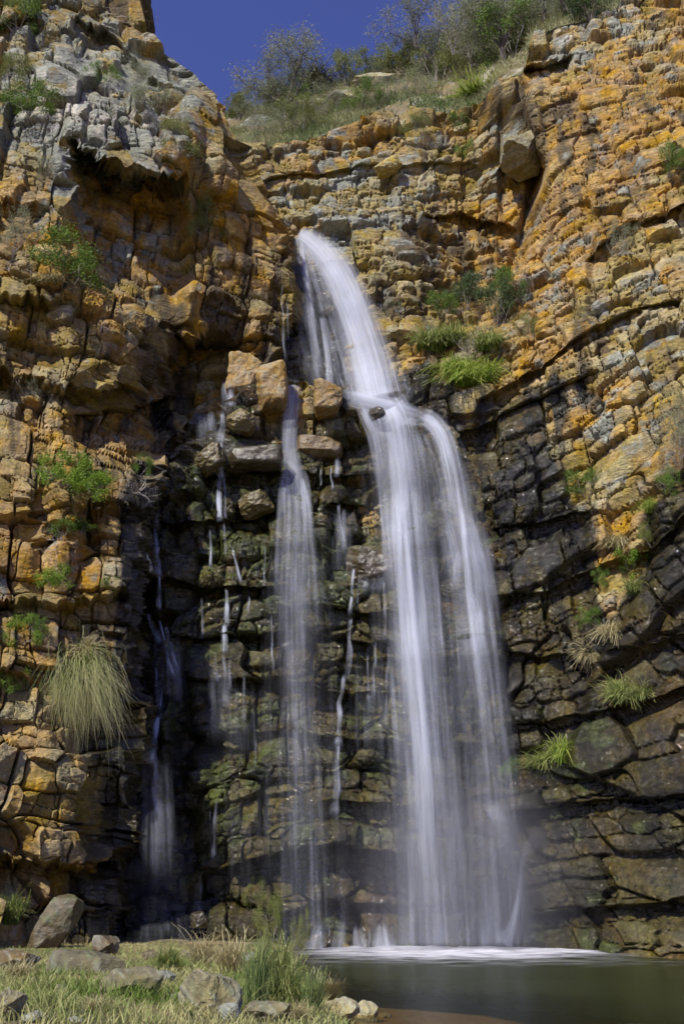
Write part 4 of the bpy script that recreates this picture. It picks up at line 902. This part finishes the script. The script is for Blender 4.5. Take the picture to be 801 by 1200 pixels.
# dead branches
def dead(px, py, h, w, label, var, tilt=0, n0=7, r=.012):
    rg = random.Random(var); segs, tips = skeleton(1, .9, n0, 3, 3, .7, r, .15, rg)
    V, Q = tubes([(a*.8, b*.8, c, d) for a, b, c, d in segs], 3); g = np.random.default_rng(var)
    me = new_mesh('dead_bush', V, Q, leafm_twig, attrs={'Tone': g.uniform(.4, 1, len(V))}); p, n = hit(px, py); s = mpp(p)
    o = obj('dead_bush', me, loc=p+Vector((0, -.1, 0))); o.scale = (w*s, w*s, h*s); o.rotation_euler = (R(tilt), 0, 0); tag(o, label, 'dead bush')
leafm_twig = leaf_mat('dead_wood', (.22, .19, .16), (.50, .46, .40), 0)
dead(158, 580, 44, 52, 'tangle of bare grey dead twigs over the dark recess', 3, 25)
dead(52, 466, 26, 34, 'small dead grey bush in the shade of the left wall', 4, 15)
dead(66, 645, 60, 30, 'tall dead stalks below the mossy ledge', 5, 10, 5)
dead(548, 418, 52, 36, 'pale fallen dead branches across the planted ledge', 6, 30, 4, .02)
dead(150, 22, 30, 50, 'bare twigs of a bush overhanging the dark rock pillar', 7, 10)
dead(24, 320, 40, 44, 'dead twigs under the grey shrub at the left edge', 8, 20)
dead(536, 70, 60, 50, 'bare grey scrub among the trees on the slope', 9, 0)
# grass tree with its dark skirt and flower spike
p, n = hit(372, 108); s = mpp(p)
gt = empty('grass_tree', p, 'grass tree with a shaggy green head, brown skirt and upright flower spike', 'grass tree')
V, Q = tubes([((0, 0, -.3), (0, 0, 14*s), 5*s, 5*s)], 8); obj('trunk', new_mesh('trunk', V, Q, M_BARK, attrs={'Tone': np.full(len(V), .3)}), gt)
hd = grass_mesh(60, 500, M_DARK, .55, .7, .012, hjit=.5); o = obj('crown', hd, gt, (0, 0, 12*s)); o.scale = (26*s, 26*s, 22*s)
sk_ = grass_mesh(61, 320, M_BARK, .5, 2.2, .014, hjit=.3); o = obj('skirt', sk_, gt, (0, 0, 10*s)); o.scale = (24*s, 24*s, 14*s)
V, Q = tubes([((0, 0, 14*s), (-5*s, 0, 46*s), 1.5*s, 1.1*s)], 6); obj('flower_spike', new_mesh('flower_spike', V, Q, M_BARK, attrs={'Tone': np.full(len(V), .2)}), gt)

# ------------------------------------------------------------------ boulders
import bmesh
def boulder_mesh(name, dims, seed, col, wet=0, cuts=14, moss=0.0, sub=5, rot=0, sq=2.6):
    bm = bmesh.new(); bmesh.ops.create_icosphere(bm, subdivisions=sub, radius=1)
    V = np.array([v.co[:] for v in bm.verts]); Fq = np.array([[v.index for v in f.verts] for f in bm.faces]); bm.free()
    g = np.random.default_rng(seed)
    V = V/(np.sum(np.abs(V)**sq, 1, keepdims=True)**(1/sq))
    for _ in range(cuts):
        n = g.normal(0, 1, 3); n /= np.linalg.norm(n); d = g.uniform(.62 if sq < 3.5 else .9, .95 if sq < 3.5 else 1.12); s = V@n; V = V - np.maximum(s-d, 0)[:, None]*n
    V = V*np.array(dims)*.5/np.array([.93, .93, .93])
    a = R(rot); c, s_ = math.cos(a), math.sin(a); x = V[:, 0]*c - V[:, 2]*s_; z = V[:, 0]*s_+V[:, 2]*c; V = np.stack([x, V[:, 1], z], 1)
    nn = V/np.linalg.norm(V, axis=1, keepdims=True); sc = max(dims)
    f = 3.0/sc
    q = fbm(V[:, 0]*f+seed+V[:, 1]*f*.7, V[:, 2]*f-V[:, 1]*f*.6, 5, seed)
    q2 = fbm(V[:, 0]*f*4+seed+V[:, 1]*f*3, V[:, 2]*f*4-V[:, 1]*f*2, 4, seed+1)
    V = V + nn*((q*.07+q2*.05)*min(dims))[:, None]
    C = np.repeat(np.array(col)[None], len(V), 0)*(1+.35*q+.25*q2)[:, None]
    C = mixc(C, PAL['grey'], .6*ss(.05, .4, q2+q*.4)*(1-wet)); C = mixc(C, PAL['dark'], wet*(.6+.5*q)); C = mixc(C, np.array([.07, .09, .02]), np.clip(moss*ss(-.1, .4, q2)*ss(-.3, .5, nn[:, 2]), 0, 1))
    return new_mesh(name, V, Fq, M_STONE, np.clip(C, 0.01, 1), {'Wet': np.full(len(V), wet)})
def boulder(px, py, w, h, label, seed, col=PAL['grey'], wet=0, moss=0, rot=0, dep=.8, fwd=.25, name='boulder', ybase=None, cuts=20, cat='boulder', group=None, sq=2.6):
    """px,py centre in the photo; w,h size in photo pixels; sits on what is under its centre"""
    p, n = hit(px, ybase if ybase else py); s = mpp(p); W, H = w*s, h*s; D = min(W, H*1.4)*dep+.1
    Yc = p.y - fwd*D if ybase is None else p.y + .2*D
    x, y, z = unproj(px, py, Yc)
    o = obj(name, boulder_mesh(name, (W, D, H), seed, col, wet, cuts, moss, rot=rot, sq=sq), loc=(x, y, z)); return tag(o, label, cat, group)
tan, gry, gold, brn = PAL['tan'], PAL['grey'], PAL['gold'], PAL['brown']
B = boulder
# on the bank
B(244, 1170, 74, 60, 'large pale grey pointed boulder in the bank grass', 1, tan*.62, moss=.45, ybase=1190, rot=-12)
B(160, 1153, 80, 38, 'flat topped grey brown boulder in front of the wet slab', 2, tan*.52, ybase=1168, moss=.3)
B(98, 1132, 112, 36, 'long low wet boulder at the foot of the left cliff', 3, tan*.42, wet=.2, moss=.5, ybase=1142, rot=-3)
B(64, 1084, 36, 72, 'tall tilted mossy slab leaning against the left cliff base', 4, (.12, .09, .04), wet=.45, moss=.8, ybase=1112, rot=-32, dep=.6, cuts=12, sq=5)
B(14, 1130, 70, 30, 'dark weathered boulder half buried at the left cliff foot', 5, brn, ybase=1140)
B(8, 1178, 42, 40, 'rounded brown boulder at the lower left corner', 6, tan*.6, ybase=1195)
B(38, 1194, 34, 16, 'low grey stone near the lower left corner', 7, gry*.7, ybase=1198)
B(316, 1187, 54, 30, 'low grey boulder between reeds at the bottom edge', 8, tan*.5, moss=.4, ybase=1198)
B(268, 1190, 24, 24, 'small grey stone tucked against the large pointed boulder', 9, gry*.8, ybase=1196)
B(398, 1187, 44, 30, 'pale blocky boulder at the water edge, left of its twin', 10, tan*.95, ybase=1198)
B(428, 1187, 30, 30, 'pale blocky boulder at the water edge with a square top', 11, tan*.95, ybase=1197)
B(196, 1146, 22, 16, 'small shiny wet stone at the end of the flat boulder', 12, gry*.8, wet=.3, ybase=1152)
B(346, 1126, 26, 18, 'dark wet rock at the left end of the foam', 13, brn*.8, wet=.7, ybase=1132)
B(388, 1106, 26, 22, 'dark wet boulder under the low cascade, left one', 14, brn*.7, wet=.9, ybase=1116)
B(432, 1100, 34, 28, 'dark wet boulder under the low cascade, right one', 15, brn*.7, wet=.9, ybase=1116)
B(402, 1110, 18, 12, 'small brown stone between the low cascade boulders', 16, gold*.7, wet=.4, ybase=1118)
B(234, 1060+20, 26, 20, 'dark wet stone beneath the tiny spout', 17, brn*.6, wet=.8, ybase=1110)
B(124, 1108, 32, 26, 'bluish wet stone behind the long low boulder', 18, brn*.9, wet=.3, ybase=1120)
B(640, 1122, 24, 10, 'little wet stone at the right wall foot', 19, brn*.7, wet=.8, ybase=1126)
for i_, (px, py, w, h, lab) in enumerate([(30, 1140, 18, 10, 'small brown stone left of the long wet boulder'), (72, 1160, 20, 11, 'small tan stone in the grass below the long wet boulder'),
    (124, 1180, 16, 9, 'small grey stone below the flat topped boulder'), (206, 1168, 14, 9, 'small stone against the left side of the pointed boulder'), (218, 1120, 22, 13, 'brown wet stone at the recess foot'),
    (258, 1118, 18, 12, 'small dark stone among weeds at the terrace foot'), (292, 1122, 20, 12, 'small wet stone behind the reeds'), (360, 1172, 16, 10, 'small amber stone at the water edge'),
    (176, 1120, 24, 14, 'dark stone in front of the left trickle'), (90, 1196, 20, 10, 'small grey stone at the bottom edge left of the flat boulder'), (452, 1190, 16, 7, 'small amber stone standing in the shallows')]):
    B(px, py, w, h, lab, 60+i_, (gry*.7, tan*.6, brn*1.3)[i_ % 3], wet=(.0, .2, .5)[i_ % 3], ybase=py+h*.4, name='stone', cat='stone')
# blocks that stand out of the terraces
G_ = 'blocks perched on the terrace'
B(290, 450, 40, 52, 'tall golden block with rounded pale cap at the terrace top', 31, PAL['orange']*.8, wet=.25, fwd=.2, dep=1.4, cuts=5, rot=-4, name='rock_block', cat='rock block', group=G_, sq=8)
B(319, 458, 32, 54, 'broad golden cracked block left of the slender middle fall', 32, PAL['orange']*.75, wet=.25, fwd=.15, dep=1.4, cuts=4, rot=3, name='rock_block', cat='rock block', group=G_, sq=8)
B(384, 470, 30, 38, 'golden block jutting over the dark hollow', 33, PAL['orange']*.7, wet=.25, fwd=.2, dep=1.4, cuts=4, rot=3, name='rock_block', cat='rock block', group=G_, sq=7)
B(374, 530, 50, 26, 'wide orange slab below the dark hollow', 34, PAL['orange']*.5, wet=.5, dep=1.4, fwd=-.05, cuts=8, name='rock_block', cat='rock block', group=G_, sq=6)
B(282, 494, 30, 26, 'brown block under the tall golden one', 35, gold*.6, wet=.5, fwd=.3, name='rock_block', cat='rock block', group=G_, sq=7)
B(300, 536, 58, 24, 'mossy green flat block beside the slender middle fall', 36, brn*.8, wet=.7, moss=.9, fwd=.4, cuts=6, name='rock_block', cat='rock block', group=G_, sq=6)
B(240, 500, 34, 30, 'pale rounded wet block with water filming over it', 37, gry*.5, wet=.6, fwd=.3, name='rock_block', cat='rock block', group=G_, sq=3)
B(300, 592, 36, 24, 'tilted brown wedge block over a dark gap', 38, gold*.5, wet=.6, moss=.3, fwd=.5, rot=18, name='rock_block', cat='rock block', group=G_, sq=8)
B(246, 540, 34, 26, 'slanting grey brown slab at the left of the terrace', 39, gold*.5, wet=.6, fwd=.4, rot=25, name='rock_block', cat='rock block', group=G_, sq=8)
B(434, 668, 52, 46, 'square wet block with a thin sheet of water between the falls', 40, brn*1.0, wet=.7, moss=.2, fwd=.1, cuts=6, name='rock_block', cat='rock block', group=G_, sq=7)
B(440, 486, 20, 22, 'dark wet knob splitting the water at the ledge', 42, brn*.6, wet=.9, fwd=.6, name='rock_block', cat='rock block', group=G_, sq=3)
# hanging boulder and outcrops above
B(610, 184, 44, 36, 'blocky grey boulder jutting from the wall corner over a dark cleft', 43, tan*.7, fwd=.0, dep=1.3, name='rock_block', cat='rock block', sq=7)
B(444, 98, 64, 24, 'pale orange outcrop on the skyline hillside', 44, tan, name='outcrop', cat='outcrop', fwd=0, sq=3)
B(404, 120, 44, 26, 'tan outcrop on the hillside beside the grass tree', 45, tan*.9, name='outcrop', cat='outcrop', fwd=0, sq=3)
B(300, 146, 50, 22, 'pale grey outcrop at the left end of the hillside', 46, gry, name='outcrop', cat='outcrop', fwd=0, rot=20, sq=3)
B(455, 196, 30, 16, 'fallen golden slab resting tilted on the cracked wall', 47, gold*1.1, fwd=.5, rot=28, name='rock_slab', cat='rock slab', sq=6)

# ------------------------------------------------------------------ ground cover
def field(name, pts, n, hrange, mats_mesh, label, spreadw=1.0, seed=3):
    """many short blades as one object, rooted on sampled points of the terrain"""
    g = np.random.default_rng(seed); V = []; Q = []; T = []; segs = 3; o = 0
    P = pts(g, n); n = len(P); t = np.linspace(0, 1, segs+1)
    az = g.uniform(0, 2*math.pi, n); L = (1-.6*ss(18, 30, P[:, 1])*(P[:, 2] < 5))*g.uniform(*hrange, n)*(.5+fbm(P[:, 0]*.8, P[:, 1]*.8, 3, 1)*.8+.5); ln = g.uniform(.2, .9, n)*L; dr = g.uniform(.1, .7, n); wd = spreadw*.010*g.uniform(.7, 1.4, n)
    X = P[:, 0, None]+np.cos(az)[:, None]*ln[:, None]*t**1.6; Y = P[:, 1, None]+np.sin(az)[:, None]*ln[:, None]*t**1.6; Z = P[:, 2, None]-.02+L[:, None]*(t-dr[:, None]*t**2.5*.7)
    ax = g.uniform(0, 2*math.pi, n); wx = np.cos(ax)[:, None]*wd[:, None]*(1-.85*t**2); wy = np.sin(ax)[:, None]*wd[:, None]*(1-.85*t**2)
    V = np.stack([np.stack([X-wx, Y-wy, Z], -1), np.stack([X+wx, Y+wy, Z], -1)], 2).reshape(-1, 3); m_ = 2*(segs+1)
    q = np.array([[2*i, 2*i+1, 2*i+3, 2*i+2] for i in range(segs)]); Q = (q[None]+np.arange(n)[:, None, None]*m_).reshape(-1, 4)
    tone = np.clip(np.repeat(t, 2)[None]*.4 + g.uniform(0, .5, (n, 1)) + .9*fbm(P[:, 0]*.6, P[:, 1]*.6, 3, 5)[:, None], 0, 1)
    ob = obj(name, new_mesh(name, V, Q, mats_mesh, attrs={'Tone': tone.ravel()})); tag(ob, label, 'grass', kind='stuff'); return ob
def bank(g, n):
    y = g.uniform(12, 34, n)**1; x = g.uniform(-15, 1, n); z = groundz(x, y); k = (z > .1) & (np.abs(x) < y*.42+1.5); return np.stack([x, y, z], -1)[k]
M_BANK = leaf_mat('bank_grass', (.13, .21, .03), (.52, .48, .22), .3)
field('grass', bank, 80000, (.08, .30), M_BANK, 'mixed green and straw grass covering the bank', .8)
hv = Ph[:-1].reshape(-1, 3)
def hillpts(g, n):
    i = g.integers(0, len(hv), n); P = hv[i] + g.normal(0, .12, (n, 3))*np.array([1, 1, 0]); k = fbm(P[:, 0]*.5+3, P[:, 1]*.5, 3, 2) > -.25; return P[k]
M_HILL = leaf_mat('hill_grass', (.12, .17, .05), (.40, .38, .20), .3)
field('grass', hillpts, 60000, (.25, .75), M_HILL, 'rough grass and scrub covering the upper hillside', 2.2, 5)
# reeds and weeds on the bank
M_REED = leaf_mat('reed', (.10, .17, .05), (.34, .38, .14), .25)
for i, (px, py, h, w, kind, lab) in enumerate([
    (300, 1184, 96, 56, 0, 'tall dark green reed clump left of the water edge'), (336, 1182, 90, 60, 1, 'leafy yellow green reed clump in the middle of the bank'),
    (366, 1188, 60, 44, 0, 'drooping reed clump at the water edge'), (270, 1142, 70, 54, 2, 'straw coloured weeds behind the pointed boulder'),
    (236, 1134, 60, 54, 2, 'straw weeds at the cliff foot left of the reeds'), (322, 1152, 80, 60, 1, 'thick green weeds behind the reeds'),
    (196, 1138, 46, 44, 1, 'green weeds between flat boulder and recess'), (56, 1180, 30, 44, 1, 'bright weeds in the grass near the left corner'),
    (20, 1150, 36, 50, 2, 'dry weeds in front of the weathered boulder'), (110, 1186, 26, 50, 2, 'low dry grass patch between the corner and the flat boulder'),
    (348, 1198, 34, 40, 2, 'straw tuft at the bottom edge beside the low grey boulder'), (216, 1192, 28, 30, 1, 'green tuft at the left foot of the pointed boulder'),
    (10, 1082, 60, 40, 1, 'thin weeds against the dark cliff at the left edge'), (384, 1170, 36, 36, 2, 'thin reddish straw stems leaning over the pool')]):
    m_ = (M_REED, M_BRIGHT, M_STRAW)[kind]
    tuft(('reed_clump', 'weed_clump', 'grass_clump')[kind], grass_mesh(80+i, (260, 380, 340)[kind], (M_REED, M_GRS, M_STRAW)[kind], (.22, .3, .32)[kind], (.35, .7, .7)[kind], (.010, .009, .007)[kind], hjit=.65), px, py, h, lab, 'reeds' if kind == 0 else 'weeds', w)
for i, (px, py, h, w, lab) in enumerate([(316, 1118, 60, 30, 'tall leafy stalk rising against the dark recess, beside the reeds'), (352, 1120, 46, 22, 'slender leafy stalk at the left end of the foam'), (300, 1060, 30, 20, 'small leafy weed growing on the dark terrace foot')]):
    plant('weed', 'olive', 30+i, px, py, h, lab, 'weed', w)
# ------------------------------------------------------------------ light
TOSUN = Vector((-.50, -.65, .80)).normalized()
elev = math.asin(TOSUN.z); az = math.atan2(TOSUN.x, TOSUN.y)
w = bpy.data.worlds.new("World"); SC.world = w; w.use_nodes = True
nt = w.node_tree; bg = nt.nodes['Background']
sk = nt.nodes.new('ShaderNodeTexSky'); sk.sky_type = 'NISHITA'; sk.sun_disc = False
sk.sun_elevation = elev; sk.sun_rotation = az; sk.air_density = 1.0; sk.dust_density = .2; sk.ozone_density = 4.0; sk.altitude = 300
mxn = nt.nodes.new('ShaderNodeMix'); mxn.data_type = 'RGBA'; mxn.blend_type = 'MULTIPLY'; mxn.inputs[0].default_value = 1
mxn.inputs[7].default_value = (.78, .64, 1.08, 1)
nt.links.new(sk.outputs[0], mxn.inputs[6]); nt.links.new(mxn.outputs[2], bg.inputs[0]); bg.inputs[1].default_value = .10
ld = bpy.data.lights.new('sun', 'SUN'); ld.energy = 4.2; ld.angle = R(.5); ld.color = (1, .95, .86)
lo = bpy.data.objects.new('sun', ld); COL.objects.link(lo); lo.rotation_euler = TOSUN.to_track_quat('Z', 'Y').to_euler()
SC.view_settings.view_transform = 'Standard'; SC.view_settings.look = 'None'; SC.view_settings.gamma = 1; SC.view_settings.use_curve_mapping = False
SC.view_settings.exposure = .45
SC.render.engine = 'CYCLES'
cy = SC.cycles; cy.use_denoising = True; cy.max_bounces = 5; cy.diffuse_bounces = 2; cy.glossy_bounces = 2; cy.transmission_bounces = 2; cy.transparent_max_bounces = 16; cy.volume_bounces = 0; cy.volume_step_rate = 3; cy.volume_max_steps = 64
cy.sample_clamp_indirect = 4; cy.use_adaptive_sampling = True; cy.adaptive_threshold = .04; cy.caustics_reflective = False; cy.caustics_refractive = False
